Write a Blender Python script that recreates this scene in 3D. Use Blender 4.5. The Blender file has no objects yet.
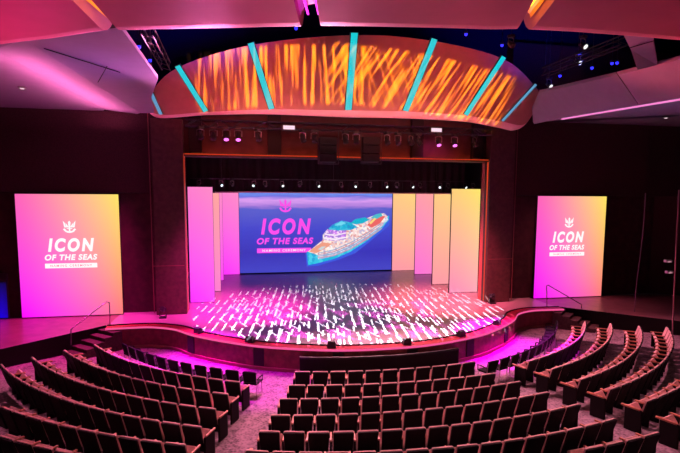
import bpy, bmesh, math, random
from mathutils import Vector, Matrix
random.seed(7)
S = bpy.context.scene
COL = S.collection
PI = math.pi
rad = math.radians

# ------------------------------------------------------------------ camera, world, exposure
YAW, PIT, ROLL = rad(11.2), rad(5.83), rad(0.25)
F, PX, PY = 500.0, 340.0, 250.0
CAM = Vector((-5.02, 0.0, 5.4))
_f = Vector((math.sin(YAW)*math.cos(PIT), math.cos(YAW)*math.cos(PIT), -math.sin(PIT)))
_r = Vector((math.cos(YAW), -math.sin(YAW), 0.0))
_u = _r.cross(_f)
_r2 = _r*math.cos(ROLL) + _u*math.sin(ROLL)
_u2 = -_r*math.sin(ROLL) + _u*math.cos(ROLL)
cd = bpy.data.cameras.new('camera')
cd.sensor_fit = 'HORIZONTAL'; cd.sensor_width = 36.0; cd.lens = 36.0*F/680.0
cd.shift_y = (PY-226.5)/680.0
cd.clip_start = 0.1; cd.clip_end = 200
cam = bpy.data.objects.new('camera', cd); COL.objects.link(cam)
M3 = Matrix((_r2, _u2, -_f)).transposed()
cam.matrix_world = Matrix.Translation(CAM) @ M3.to_4x4()
S.camera = cam
S.view_settings.view_transform = 'Standard'; S.view_settings.look = 'None'
S.view_settings.gamma = 1.0; S.view_settings.exposure = 0.0
S.view_settings.use_curve_mapping = False

w = bpy.data.worlds.new('world'); S.world = w; w.use_nodes = True
w.node_tree.nodes['Background'].inputs[0].default_value = (0.30, 0.10, 0.16, 1)
w.node_tree.nodes['Background'].inputs[1].default_value = 0.012

def ray(px, py):
    return _r2*((px-PX)/F) - _u2*((py-PY)/F) + _f
def unz(px, py, z=0.0):
    d = ray(px, py); return CAM + d*((z-CAM.z)/d.z)
def uny(px, py, y):
    d = ray(px, py); return CAM + d*((y-CAM.y)/d.y)
def unplane(px, py, p0, n):
    d = ray(px, py); return CAM + d*((p0-CAM).dot(n)/d.dot(n))
def proj(p):
    d = Vector(p)-CAM; z = d.dot(_f)
    return PX+F*d.dot(_r2)/z, PY-F*d.dot(_u2)/z, z

# ------------------------------------------------------------------ lights of the house rig
def srgb(c):
    return tuple(((v/12.92) if v <= 0.04045 else ((v+0.055)/1.055)**2.4) for v in c)
def aim(o, target):
    d = Vector(target)-o.location
    o.rotation_euler = d.to_track_quat('-Z', 'Y').to_euler()
def spot(name, loc, target, power, color, angle, blend=0.4, radius=0.15):
    l = bpy.data.lights.new(name, 'SPOT'); l.energy = power; l.color = color
    l.spot_size = rad(angle); l.spot_blend = blend; l.shadow_soft_size = radius
    o = bpy.data.objects.new(name, l); COL.objects.link(o); o.location = loc; aim(o, target)
    return o
def area(name, loc, target, power, color, sx, sy):
    l = bpy.data.lights.new(name, 'AREA'); l.energy = power; l.color = color
    l.shape = 'RECTANGLE'; l.size = sx; l.size_y = sy
    o = bpy.data.objects.new(name, l); COL.objects.link(o); o.location = loc; aim(o, target)
    return o

MAG = (1.0, 0.0, 0.88); PINK = (1.0, 0.30, 0.50); ROSE = (1.0, 0.42, 0.50)
AMBER = (1.0, 0.40, 0.01)
# magenta washes on the pit floor, left and right of the stage front
spot('pit_wash_left', (-7.5, 19.6, 9.0), (-7.2, 18.6, -0.9), 28000, MAG, 34, 0.9, 0.3)
spot('pit_wash_mid_left', (-4.5, 17.0, 9.0), (-4.3, 16.2, -0.9), 10000, MAG, 26, 0.9, 0.3)
spot('pit_wash_right', (7.0, 18.5, 9.0), (6.0, 18.2, -0.9), 34000, MAG, 36, 0.9, 0.3)
# audience light from the rig above the stage front
spot('house_wash_left', (-6.5, 22.3, 8.6), (-9.5, 14.0, -0.5), 7500, (1.0, 0.26, 0.42), 75, 0.8, 0.5)
spot('house_wash_right', (6.5, 22.3, 8.6), (10, 14.5, -0.5), 8500, (1.0, 0.32, 0.42), 75, 0.8, 0.5)
spot('house_wash_centre', (-2.0, 22.0, 8.6), (-0.5, 12.5, -0.5), 8800, (1.0, 0.38, 0.46), 70, 0.8, 0.5)
spot('house_wash_centre', (2.5, 22.0, 8.6), (1.0, 12.5, -0.5), 7500, (1.0, 0.38, 0.46), 70, 0.8, 0.5)
# downlights in the balcony soffit
for _x in (-9, -3, 3, 9):
    spot('soffit_downlight', (_x, 8.6, 8.4), (_x*1.05, 11.5, -0.8), 260, (1.0, 0.50, 0.42), 80, 0.9, 0.2)
# stage colour washes
spot('stage_wash_left', (-4.0, 20.5, 9.0), (-5.5, 25.0, 0.0), 17000, (1.0, 0.03, 0.45), 54, 0.9, 0.3)
spot('stage_wash_right', (4.0, 20.5, 9.0), (5.5, 25.0, 0.0), 15000, (1.0, 0.12, 0.22), 54, 0.9, 0.3)
spot('side_stage_wash_left', (-9.5, 22.8, 8.5), (-12.3, 22.6, 0.0), 9000, (1.0, 0.02, 0.42), 60, 0.9, 0.3)
spot('side_stage_wash_right', (10.0, 22.8, 8.5), (11.6, 22.8, 0.0), 1500, (1.0, 0.22, 0.25), 60, 0.9, 0.3)

class NT:
    """small helper for chains of math nodes"""
    def __init__(s, t): s.t = t
    def n(s, typ, **kw):
        x = s.t.nodes.new(typ)
        for k, v in kw.items(): setattr(x, k, v)
        return x
    def m(s, op, a, b=None, c=None):
        x = s.t.nodes.new('ShaderNodeMath'); x.operation = op
        for i, v in enumerate((a, b, c)):
            if v is None: continue
            if isinstance(v, (int, float)): x.inputs[i].default_value = v
            else: s.t.links.new(v, x.inputs[i])
        return x.outputs[0]
    def xyz(s, x, y, z=0.0):
        c = s.t.nodes.new('ShaderNodeCombineXYZ')
        for i, v in enumerate((x, y, z)):
            if isinstance(v, (int, float)): c.inputs[i].default_value = v
            else: s.t.links.new(v, c.inputs[i])
        return c.outputs[0]

def gobo_base(o, angle=0.0):
    l = o.data; l.use_nodes = True; t = l.node_tree; N = NT(t)
    em = [x for x in t.nodes if x.type == 'EMISSION'][0]
    tc = N.n('ShaderNodeTexCoord'); sp = N.n('ShaderNodeSeparateXYZ'); t.links.new(tc.outputs['Normal'], sp.inputs[0])
    az = N.m('ABSOLUTE', sp.outputs[2])
    u = N.m('DIVIDE', sp.outputs[0], az); v = N.m('DIVIDE', sp.outputs[1], az)
    ca, sa = math.cos(angle), math.sin(angle)
    u2 = N.m('ADD', N.m('MULTIPLY', u, ca), N.m('MULTIPLY', v, sa))
    v2 = N.m('ADD', N.m('MULTIPLY', u, -sa), N.m('MULTIPLY', v, ca))
    return N, t, em, u2, v2, u, v
def gobo_dashes(o, slant, pitch, length, duty_u, duty_v, cx, cy, hw, hh, gain=1.0):
    """a keystone-corrected break-up gobo: short parallel dashes inside a rounded field of the stage floor (sizes in metres)"""
    l = o.data; l.use_nodes = True; t = l.node_tree; N = NT(t)
    em = [x for x in t.nodes if x.type == 'EMISSION'][0]
    tc = N.n('ShaderNodeTexCoord'); sp = N.n('ShaderNodeSeparateXYZ'); t.links.new(tc.outputs['Normal'], sp.inputs[0])
    az = N.m('ABSOLUTE', sp.outputs[2]); x, y = sp.outputs[0], sp.outputs[1]
    d = (o.rotation_euler.to_matrix() @ Vector((0, 0, -1))); phi = math.asin(-d.z); h = o.location.z
    den = N.m('SUBTRACT', N.m('MULTIPLY', az, math.sin(phi)), N.m('MULTIPLY', y, math.cos(phi)))
    X = N.m('ADD', N.m('DIVIDE', N.m('MULTIPLY', x, h), den), o.location.x)
    Y = N.m('ADD', N.m('DIVIDE', N.m('MULTIPLY', N.m('ADD', N.m('MULTIPLY', az, math.cos(phi)), N.m('MULTIPLY', y, math.sin(phi))), h), den), o.location.y)
    U = N.m('SUBTRACT', X, N.m('MULTIPLY', Y, slant))
    cu = N.m('DIVIDE', U, pitch); ci = N.m('FLOOR', cu); cf = N.m('FRACT', cu)
    wn = N.n('ShaderNodeTexWhiteNoise', noise_dimensions='1D'); t.links.new(ci, wn.inputs['W'])
    cv = N.m('ADD', N.m('DIVIDE', Y, length), N.m('MULTIPLY', wn.outputs[0], 3.7))
    vi = N.m('FLOOR', cv); vf = N.m('FRACT', cv)
    wn2 = N.n('ShaderNodeTexWhiteNoise', noise_dimensions='2D'); t.links.new(N.xyz(ci, vi), wn2.inputs['Vector'])
    dv = N.m('MULTIPLY_ADD', wn2.outputs[0], 0.40, duty_v-0.20)
    a = N.m('LESS_THAN', cf, duty_u); b = N.m('LESS_THAN', vf, dv); pres = N.m('GREATER_THAN', wn2.outputs[0], 0.14)
    ex = N.m('POWER', N.m('ABSOLUTE', N.m('DIVIDE', N.m('SUBTRACT', X, cx), hw)), 2.5)
    ey = N.m('POWER', N.m('ABSOLUTE', N.m('DIVIDE', N.m('SUBTRACT', Y, cy), hh)), 2.5)
    win = N.m('LESS_THAN', N.m('ADD', ex, ey), 1.0)
    k = N.m('MULTIPLY', N.m('MULTIPLY', a, b), N.m('MULTIPLY', pres, win))
    t.links.new(N.m('MULTIPLY', k, gain), em.inputs['Strength'])
def gobo_streaks(o, angle, su, sv, lo, hi, hw, hh, cx=0.0, cy=0.0, gain=1.0, seed=0.0, curv=0.0, ccx=0.0):
    """a flame / water streak gobo: stretched noise"""
    N, t, em, u, v, u0, v0 = gobo_base(o, angle)
    no = N.n('ShaderNodeTexNoise'); no.inputs['Scale'].default_value = 1.0; no.inputs['Detail'].default_value = 2.5
    t.links.new(N.xyz(N.m('MULTIPLY', u, su), N.m('MULTIPLY', v, sv), seed), no.inputs['Vector'])
    mr = N.n('ShaderNodeMapRange'); t.links.new(no.outputs[0], mr.inputs[0])
    mr.inputs[1].default_value = lo; mr.inputs[2].default_value = hi
    ax = N.m('ABSOLUTE', N.m('DIVIDE', N.m('SUBTRACT', u0, cx), hw)); ay = N.m('ABSOLUTE', N.m('DIVIDE', N.m('SUBTRACT', v0, N.m('SUBTRACT', cy, N.m('MULTIPLY', curv, N.m('POWER', N.m('SUBTRACT', u0, ccx), 2.0)))), hh))
    mx = N.m('SUBTRACT', 1.0, N.m('MAXIMUM', ax, ay)); win = N.n('ShaderNodeMapRange'); t.links.new(mx, win.inputs[0])
    win.inputs[1].default_value = 0.0; win.inputs[2].default_value = 0.12
    t.links.new(N.m('MULTIPLY', N.m('MULTIPLY', mr.outputs[0], win.outputs[0]), gain), em.inputs['Strength'])

# dash gobo thrown on the stage floor from the front-of-house bridge
g = spot('stage_gobo_dashes', (-0.6, 8.5, 8.3), (-0.6, 23.6, 0.0), 100000, (0.92, 0.95, 1.0), 70, 0.05, 0.005)
gobo_dashes(g, 0.14, 0.40, 1.9, 0.22, 0.64, 0.35, 24.2, 7.6, 6.7)
g = spot('stage_gobo_dashes', (0.8, 8.5, 8.3), (0.8, 23.4, 0.0), 80000, (0.9, 1.0, 0.97), 70, 0.05, 0.005)
gobo_dashes(g, 0.19, 0.43, 1.5, 0.18, 0.55, 0.6, 23.6, 6.6, 6.0)
g = spot('stage_gobo_dashes', (-3.0, 8.5, 8.3), (-3.0, 23.4, 0.0), 70000, (0.9, 0.95, 1.0), 70, 0.05, 0.005)
gobo_dashes(g, -0.32, 0.62, 1.5, 0.13, 0.50, -1.6, 23.8, 4.6, 5.6)
g = spot('stage_gobo_magenta', (-0.4, 8.5, 8.3), (-0.6, 21.0, 0.0), 34000, (1.0, 0.10, 0.8), 50, 0.3, 0.02)
gobo_streaks(g, 0.5, 22, 14, 0.50, 0.58, 0.30, 0.13, 0, 0, 1.0, 3.0)
# amber streak gobos thrown on the header
g = spot('header_gobo_amber', (-4.0, 8.8, 8.3), (-3.4, 22.0, 10.65), 26000, AMBER, 62, 0.2, 0.005)
gobo_streaks(g, 0.03, 75, 5.0, 0.49, 0.62, 0.29, 0.094, 0.02, 0.006, 1.4, 1.0, 0.16, 0.25)
g = spot('header_gobo_amber', (4.6, 8.8, 8.3), (3.2, 22.0, 10.65), 26000, AMBER, 66, 0.2, 0.005)
gobo_streaks(g, -0.42, 85, 5.0, 0.48, 0.61, 0.34, 0.094, 0.0, 0.006, 1.4, 5.0, 0.16, -0.28)
g = spot('header_gobo_amber', (0.5, 8.8, 8.3), (1.2, 22.0, 10.65), 16000, AMBER, 50, 0.2, 0.005)
gobo_streaks(g, 0.45, 80, 4.0, 0.51, 0.60, 0.15, 0.088, 0.0, 0.0, 1.0, 9.0)
spot('header_wash', (-5.0, 12.4, 8.0), (-4.8, 22.0, 10.5), 2000, (1.0, 0.08, 0.06), 48, 0.9, 0.3)
spot('header_wash', (4.0, 12.4, 8.0), (3.5, 22.0, 10.5), 1500, (1.0, 0.08, 0.04), 52, 0.9, 0.3)

# ------------------------------------------------------------------ materials
MATS = {}
def mat(name, color=(0.5, 0.5, 0.5), rough=0.6, metal=0.0, emit=None, es=0.0, noise=0.0, scale=20.0, spec=0.4, bump=0.0):
    if name in MATS: return MATS[name]
    m = bpy.data.materials.new(name); m.use_nodes = True; t = m.node_tree
    b = t.nodes['Principled BSDF']
    b.inputs['Base Color'].default_value = (*color, 1); b.inputs['Roughness'].default_value = rough
    b.inputs['Metallic'].default_value = metal; b.inputs['Specular IOR Level'].default_value = spec
    if emit:
        b.inputs['Emission Color'].default_value = (*emit, 1); b.inputs['Emission Strength'].default_value = es
    if noise or bump:
        tc = t.nodes.new('ShaderNodeTexCoord'); n = t.nodes.new('ShaderNodeTexNoise')
        n.inputs['Scale'].default_value = scale; n.inputs['Detail'].default_value = 4
        t.links.new(tc.outputs['Object'], n.inputs['Vector'])
        if noise:
            r = t.nodes.new('ShaderNodeValToRGB')
            r.color_ramp.elements[0].position = 0.35; r.color_ramp.elements[1].position = 0.65
            r.color_ramp.elements[0].color = (*[max(0, c*(1-noise)) for c in color], 1)
            r.color_ramp.elements[1].color = (*[min(1, c*(1+noise)) for c in color], 1)
            t.links.new(n.outputs[0], r.inputs[0]); t.links.new(r.outputs[0], b.inputs['Base Color'])
        if bump:
            bp = t.nodes.new('ShaderNodeBump'); bp.inputs['Strength'].default_value = bump
            t.links.new(n.outputs[0], bp.inputs['Height']); t.links.new(bp.outputs[0], b.inputs['Normal'])
    MATS[name] = m
    return m
def emis(name, color, s=1.0):
    return mat(name, (0.01, 0.01, 0.01), 0.5, 0, color, s)
def led_gradient(name, tl, tr, bl, br, s=1.0):
    """a lit video panel: its picture is a four-corner colour gradient"""
    m = bpy.data.materials.new(name); m.use_nodes = True; t = m.node_tree; b = t.nodes['Principled BSDF']
    b.inputs['Base Color'].default_value = (0.01, 0.01, 0.01, 1); b.inputs['Roughness'].default_value = 0.5
    tc = t.nodes.new('ShaderNodeTexCoord'); sp = t.nodes.new('ShaderNodeSeparateXYZ'); t.links.new(tc.outputs['Generated'], sp.inputs[0])
    def mix(a, c, f):
        x = t.nodes.new('ShaderNodeMix'); x.data_type = 'RGBA'
        for v, i in ((a, 6), (c, 7)):
            if isinstance(v, tuple): x.inputs[i].default_value = (*srgb(v), 1)
            else: t.links.new(v, x.inputs[i])
        t.links.new(f, x.inputs[0]); return x.outputs[2]
    fx = NT(t).m('POWER', sp.outputs[0], 1.35); bot = mix(bl, br, fx); top = mix(tl, tr, fx)
    t.links.new(mix(bot, top, sp.outputs[2]), b.inputs['Emission Color']); b.inputs['Emission Strength'].default_value = s
    return m

M_BLACK = mat('black_paint', (0.010, 0.008, 0.010), 0.6)
M_DARKWALL = mat('dark_brown_wall', (0.055, 0.020, 0.022), 0.7, noise=0.25, scale=3)
M_DARKWALL2 = mat('dark_brown_acoustic_wall', (0.045, 0.018, 0.020), 0.85, noise=0.3, scale=30)
M_PILASTER = mat('brown_pilaster_veneer', (0.075, 0.036, 0.033), 0.5, noise=0.2, scale=6)
M_CEIL = mat('white_ceiling_plaster', (0.23, 0.23, 0.29), 0.7, noise=0.03, scale=3)
M_VOID = mat('black_ceiling_void', (0.002, 0.002, 0.04), 0.9, spec=0.05)
M_HEADER = mat('terracotta_header_shell', (0.42, 0.20, 0.15), 0.6, noise=0.05, scale=3)
M_METAL = mat('dark_rig_metal', (0.06, 0.06, 0.065), 0.4, 0.8)
M_STEEL = mat('brushed_steel', (0.35, 0.30, 0.32), 0.35, 0.9)
M_FIX = mat('black_fixture_casting', (0.03, 0.03, 0.035), 0.4)
M_SHELL = mat('black_seat_shell', (0.008, 0.006, 0.008), 0.75, noise=0.3, scale=25, spec=0.15)
M_FABRIC = mat('dusty_rose_upholstery', (0.60, 0.36, 0.36), 0.85, noise=0.15, scale=60, bump=0.1)
M_ARM = mat('warm_wood_armrest', (0.42, 0.17, 0.11), 0.45, noise=0.2, scale=15)
M_ENDP = mat('dark_end_panel', (0.010, 0.006, 0.008), 0.7, spec=0.15)
M_CHAIR = mat('black_stacking_chair', (0.008, 0.006, 0.008), 0.8, spec=0.1)
M_CHROME = mat('grey_chair_leg_steel', (0.45, 0.38, 0.42), 0.3, 0.8)
M_FASCIA = mat('cherry_wood_fascia', (0.20, 0.040, 0.045), 0.5, noise=0.25, scale=5)
M_VENT = mat('dark_fascia_slot', (0.02, 0.008, 0.012), 0.7)
M_SKIRT = mat('tan_fascia_skirting', (0.32, 0.16, 0.10), 0.6)
M_RIM = mat('red_stage_rim', (0.30, 0.008, 0.03), 0.45)
M_LIPLED = emis('pink_lip_light', srgb((1.0, 0.35, 0.62)), 0.9)
M_STEP = mat('carpeted_step', (0.07, 0.03, 0.035), 0.8, noise=0.3, scale=12)
M_WHITE_EM = emis('white_picture_light', (1, 1, 1), 1.0)
M_LENS = emis('white_lens_glint', (0.8, 0.95, 1.0), 1.6)  # glints of the border bar lenses, put in as emission
M_LENSP = emis('pink_lens_light', srgb((1.0, 0.45, 0.95)), 2.0)
M_BLUE = emis('blue_led_light', (0.02, 0.02, 1.0), 3.0)
M_CYAN = emis('cyan_led_fin', srgb((0.0, 0.80, 0.84)), 0.95)
M_CYAN2 = emis('pale_blue_led_fin', srgb((0.40, 0.66, 0.82)), 0.8)
M_ORANGE = emis('orange_led_edge', srgb((0.92, 0.28, 0.10)), 0.8)

# carpet with a mottled pattern
def carpet():
    m = bpy.data.materials.new('mottled_mauve_carpet'); m.use_nodes = True; t = m.node_tree; b = t.nodes['Principled BSDF']
    tc = t.nodes.new('ShaderNodeTexCoord'); v = t.nodes.new('ShaderNodeTexVoronoi'); v.inputs['Scale'].default_value = 14
    n = t.nodes.new('ShaderNodeTexNoise'); n.inputs['Scale'].default_value = 3.5; n.inputs['Detail'].default_value = 6
    t.links.new(tc.outputs['Object'], v.inputs['Vector']); t.links.new(tc.outputs['Object'], n.inputs['Vector'])
    mx = t.nodes.new('ShaderNodeMath'); mx.operation = 'MULTIPLY_ADD'; t.links.new(v.outputs['Distance'], mx.inputs[0])
    mx.inputs[1].default_value = 0.6; t.links.new(n.outputs[0], mx.inputs[2])
    r = t.nodes.new('ShaderNodeValToRGB'); t.links.new(mx.outputs[0], r.inputs[0])
    r.color_ramp.elements[0].position = 0.5; r.color_ramp.elements[0].color = (0.05, 0.03, 0.045, 1)
    r.color_ramp.elements[1].position = 0.95; r.color_ramp.elements[1].color = (0.26, 0.17, 0.22, 1)
    t.links.new(r.outputs[0], b.inputs['Base Color']); b.inputs['Roughness'].default_value = 0.95
    return m
M_CARPET = carpet()
def deck_mat():
    m = bpy.data.materials.new('satin_stage_deck'); m.use_nodes = True; t = m.node_tree; b = t.nodes['Principled BSDF']
    tc = t.nodes.new('ShaderNodeTexCoord'); n = t.nodes.new('ShaderNodeTexNoise'); n.inputs['Scale'].default_value = 1.5
    t.links.new(tc.outputs['Object'], n.inputs['Vector'])
    r = t.nodes.new('ShaderNodeValToRGB'); t.links.new(n.outputs[0], r.inputs[0])
    r.color_ramp.elements[0].color = (0.34, 0.27, 0.31, 1); r.color_ramp.elements[1].color = (0.48, 0.40, 0.44, 1)
    t.links.new(r.outputs[0], b.inputs['Base Color']); b.inputs['Roughness'].default_value = 0.32
    b.inputs['Specular IOR Level'].default_value = 0.6
    return m
M_DECK = deck_mat()
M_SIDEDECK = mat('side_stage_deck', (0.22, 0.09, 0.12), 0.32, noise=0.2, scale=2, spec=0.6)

# ------------------------------------------------------------------ mesh helpers
def obj(name, bm, m, parent=None, smooth=False):
    bmesh.ops.recalc_face_normals(bm, faces=bm.faces[:])
    me = bpy.data.meshes.new(name); bm.to_mesh(me); bm.free()
    o = bpy.data.objects.new(name, me); COL.objects.link(o)
    for x in (m if isinstance(m, (list, tuple)) else [m]): me.materials.append(x)
    if smooth:
        for p in me.polygons: p.use_smooth = True
    if parent is not None: o.parent = parent
    return o
def thing(name, label, cat, loc=(0, 0, 0), rz=0.0, group=None):
    o = bpy.data.objects.new(name, None); COL.objects.link(o); o.empty_display_size = 0.2
    o.location = loc; o.rotation_euler = (0, 0, rz); o['label'] = label; o['category'] = cat
    if group: o['group'] = group
    return o
def tag(o, label, cat, group=None):
    o['label'] = label; o['category'] = cat
    if group: o['group'] = group
    return o
def struct(o):
    o['kind'] = 'structure'; return o
def box(bm, cx, cy, cz, sx, sy, sz, bev=0.0, rot=None, mi=0):
    r = bmesh.ops.create_cube(bm, size=1.0); vs = r['verts']
    fs = set()
    for v in vs:
        v.co = Vector((v.co.x*sx, v.co.y*sy, v.co.z*sz))
    if bev > 0:
        es = list({e for v in vs for e in v.link_edges})
        rr = bmesh.ops.bevel(bm, geom=es, offset=bev, segments=2, profile=0.6, affect='EDGES')
        vs = list({v for f in rr['faces'] for v in f.verts} | {v for v in vs if v.is_valid})
    if rot is not None:
        for v in vs: v.co = rot @ v.co
    for v in vs: v.co += Vector((cx, cy, cz))
    for v in vs:
        for f in v.link_faces: f.material_index = mi
    return vs
def tube(bm, pts, r, seg=8, closed=False):
    pts = [Vector(p) for p in pts]; rings = []
    for i, p in enumerate(pts):
        a = pts[i-1] if i > 0 else p; b = pts[i+1] if i < len(pts)-1 else p
        d = (b-a).normalized(); up = Vector((0, 0, 1)) if abs(d.z) < 0.95 else Vector((1, 0, 0))
        s = d.cross(up).normalized(); t = s.cross(d)
        rr = r[i] if isinstance(r, (list, tuple)) else r
        rings.append([bm.verts.new(p + s*(math.cos(2*PI*k/seg)*rr) + t*(math.sin(2*PI*k/seg)*rr)) for k in range(seg)])
    for i in range(len(rings)-1):
        for k in range(seg):
            bm.faces.new((rings[i][k], rings[i][(k+1) % seg], rings[i+1][(k+1) % seg], rings[i+1][k]))
    bm.faces.new(rings[0][::-1]); bm.faces.new(rings[-1])
def prism(bm, pts, off, mi=0):
    """polygon (3-D points) extruded by a vector"""
    off = Vector(off); a = [bm.verts.new(Vector(p)) for p in pts]; b = [bm.verts.new(Vector(p)+off) for p in pts]
    fs = [bm.faces.new(a), bm.faces.new(b[::-1])]
    n = len(a)
    for i in range(n): fs.append(bm.faces.new((a[i], b[i], b[(i+1) % n], a[(i+1) % n])))
    for f in fs: f.material_index = mi
def grid(bm, rows, mi=0, close=False):
    vs = [[bm.verts.new(Vector(p)) for p in r] for r in rows]
    for i in range(len(vs)-1):
        n = len(vs[i])
        for k in range(n if close else n-1):
            f = bm.faces.new((vs[i][k], vs[i][(k+1) % n], vs[i+1][(k+1) % n], vs[i+1][k])); f.material_index = mi
    return vs
def solid_strip(bm, profiles):
    """profiles: list of closed cross-section loops swept along; capped"""
    vs = grid(bm, profiles, close=True)
    bm.faces.new(vs[0][::-1]); bm.faces.new(vs[-1])
def smooth_curve(pts, n):
    """Catmull-Rom resample of 2-D or 3-D tuples to n points"""
    P = [Vector(p) for p in pts]; m = len(P)-1; out = []
    for i in range(n):
        t = i/(n-1)*m; k = min(int(t), m-1); f = t-k
        p0, p1, p2, p3 = P[max(k-1, 0)], P[k], P[k+1], P[min(k+2, m)]
        out.append(0.5*((2*p1)+(p2-p0)*f+(2*p0-5*p1+4*p2-p3)*f*f+(3*p1-p0-3*p2+p3)*f**3))
    return out

# ------------------------------------------------------------------ floors
PIT = -0.88
CY = 26.0
def floor_z(x, y):
    r = math.hypot(x, y-CY)
    return PIT + max(0.0, (r-11.6))*0.048
bm = bmesh.new()
rows = []
for i in range(0, 49):
    r = 0.8 + i*0.6
    rows.append([(r*math.cos(a), CY + r*math.sin(a), floor_z(r*math.cos(a), CY+r*math.sin(a)) if True else 0) for a in [rad(-182 + k*3) for k in range(62)]])
grid(bm, rows)
fl = obj('floor', bm, M_CARPET); struct(fl)

# ------------------------------------------------------------------ stage
lip_half = [(0.3, 17.06), (-1.96, 17.24), (-4.1, 18.0), (-5.55, 18.92), (-6.9, 20.1), (-7.68, 21.1), (-8.3, 21.55), (-9.0, 21.8), (-9.9, 21.8), (-10.6, 21.75)]
def mirror(l): return [(-x, y) for x, y in l[::-1]]
lip = mirror(lip_half[1:]) + [(0.0, 17.05)] + lip_half[1:]
lip = [(p.x, p.y) for p in smooth_curve([(x, y, 0) for x, y in lip], 121)]   # right to left
def inset(poly, d):
    out = []
    for i, (x, y) in enumerate(poly):
        a = poly[max(i-1, 0)]; b = poly[min(i+1, len(poly)-1)]
        t = Vector((b[0]-a[0], b[1]-a[1])).normalized(); n = Vector((t.y, -t.x))   # toward the stage
        if n.y < 0 : n = -n
        out.append((x+n.x*d, y+n.y*d))
    return out
stage = thing('stage', 'wide thrust stage with glossy deck and cherry wood curved front', 'stage', (0, 22, PIT))
def sobj(name, bm, m, **k):
    o = obj(name, bm, m, stage, **k); o.matrix_parent_inverse = Matrix.Translation((0, -22, -PIT)); return o
def wrap(root):
    """parts are built in world coordinates: undo the root's placement"""
    root_inv = (Matrix.Translation(root.location) @ root.rotation_euler.to_matrix().to_4x4()).inverted()
    for c in list(root.children): c.matrix_parent_inverse = root_inv.copy()
lip_in = inset(lip, 0.42)
# fascia, full height ribbon with thickness
bm = bmesh.new()
inner = inset(lip, 0.10)
solid_strip(bm, [[(x, y, PIT+0.12), (x, y, -0.06), (ix, iy, -0.06), (ix, iy, PIT+0.12)] for (x, y), (ix, iy) in zip(lip, inner)])
# plank joints as shallow grooves come from material; slots are own parts
sobj('fascia', bm, M_FASCIA)
bm = bmesh.new(); out = inset(lip, -0.05)
solid_strip(bm, [[(x, y, PIT), (x, y, PIT+0.12), (ix, iy, PIT+0.12), (ix, iy, PIT)] for (x, y), (ix, iy) in zip(out, inner)])
sobj('skirting', bm, M_SKIRT)
bm = bmesh.new()
solid_strip(bm, [[(x, y, -0.06), (x, y, 0.03), (ix, iy, 0.03), (ix, iy, -0.06)] for (x, y), (ix, iy) in zip(inset(lip, -0.03), lip_in)])
sobj('rim', bm, M_RIM)
bm = bmesh.new()
solid_strip(bm, [[(x, y, -0.04), (x, y, 0.035), (ix, iy, 0.035), (ix, iy, -0.04)] for (x, y), (ix, iy) in zip(inset(lip, -0.05), inset(lip, -0.028))])
sobj('edge_light', bm, M_LIPLED)
bm = bmesh.new()
e2 = inset(lip, 0.50)
solid_strip(bm, [[(x, y, -0.02), (x, y, 0.06), (ix, iy, 0.06), (ix, iy, -0.02)] for (x, y), (ix, iy) in zip(lip_in, e2)])
sobj('edge_trim', bm, M_ENDP)
# deck
bm = bmesh.new()
for (a, b) in ((0, 120),):
    vs_b = [bm.verts.new((x, y, 0.0)) for x, y in e2]
    vs_t = [bm.verts.new((x if abs(x) < 10 else math.copysign(10.4, x), 38.0, 0.0)) for x, y in e2]
    for i in range(len(vs_b)-1):
        bm.faces.new((vs_b[i], vs_b[i+1], vs_t[i+1], vs_t[i]))
r = bmesh.ops.extrude_face_region(bm, geom=bm.faces[:])
for v in [g_ for g_ in r['geom'] if isinstance(g_, bmesh.types.BMVert)]: v.co.z -= 0.1
sobj('deck', bm, M_DECK)
# dark slots in the fascia
def lip_at(x):
    for i in range(len(lip)-1):
        if (lip[i][0]-x)*(lip[i+1][0]-x) <= 0:
            t = (x-lip[i][0])/((lip[i+1][0]-lip[i][0]) or 1)
            y = lip[i][1] + t*(lip[i+1][1]-lip[i][1])
            return Vector((x, y, 0)), math.atan2(lip[i][1]-lip[i+1][1], lip[i][0]-lip[i+1][0])
for xs in (-7.05, -4.45, -1.65, 1.1, 3.75, 6.2):
    p, a = lip_at(xs); bm = bmesh.new()
    box(bm, p.x, p.y, PIT/2+0.03, 0.42, 0.06, 0.66, rot=Matrix.Rotation(a, 3, 'Z'))
    sobj('fascia_slot', bm, M_VENT)
# side wings of the stage
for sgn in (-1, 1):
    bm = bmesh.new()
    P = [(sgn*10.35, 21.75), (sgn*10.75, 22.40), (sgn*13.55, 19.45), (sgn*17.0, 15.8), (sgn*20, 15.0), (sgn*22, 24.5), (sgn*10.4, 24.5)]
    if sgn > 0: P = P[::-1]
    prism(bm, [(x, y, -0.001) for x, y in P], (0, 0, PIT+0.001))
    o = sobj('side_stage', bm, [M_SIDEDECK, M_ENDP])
    for p in o.data.polygons: p.material_index = 0 if abs(p.normal.z) > 0.5 else 1
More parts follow.
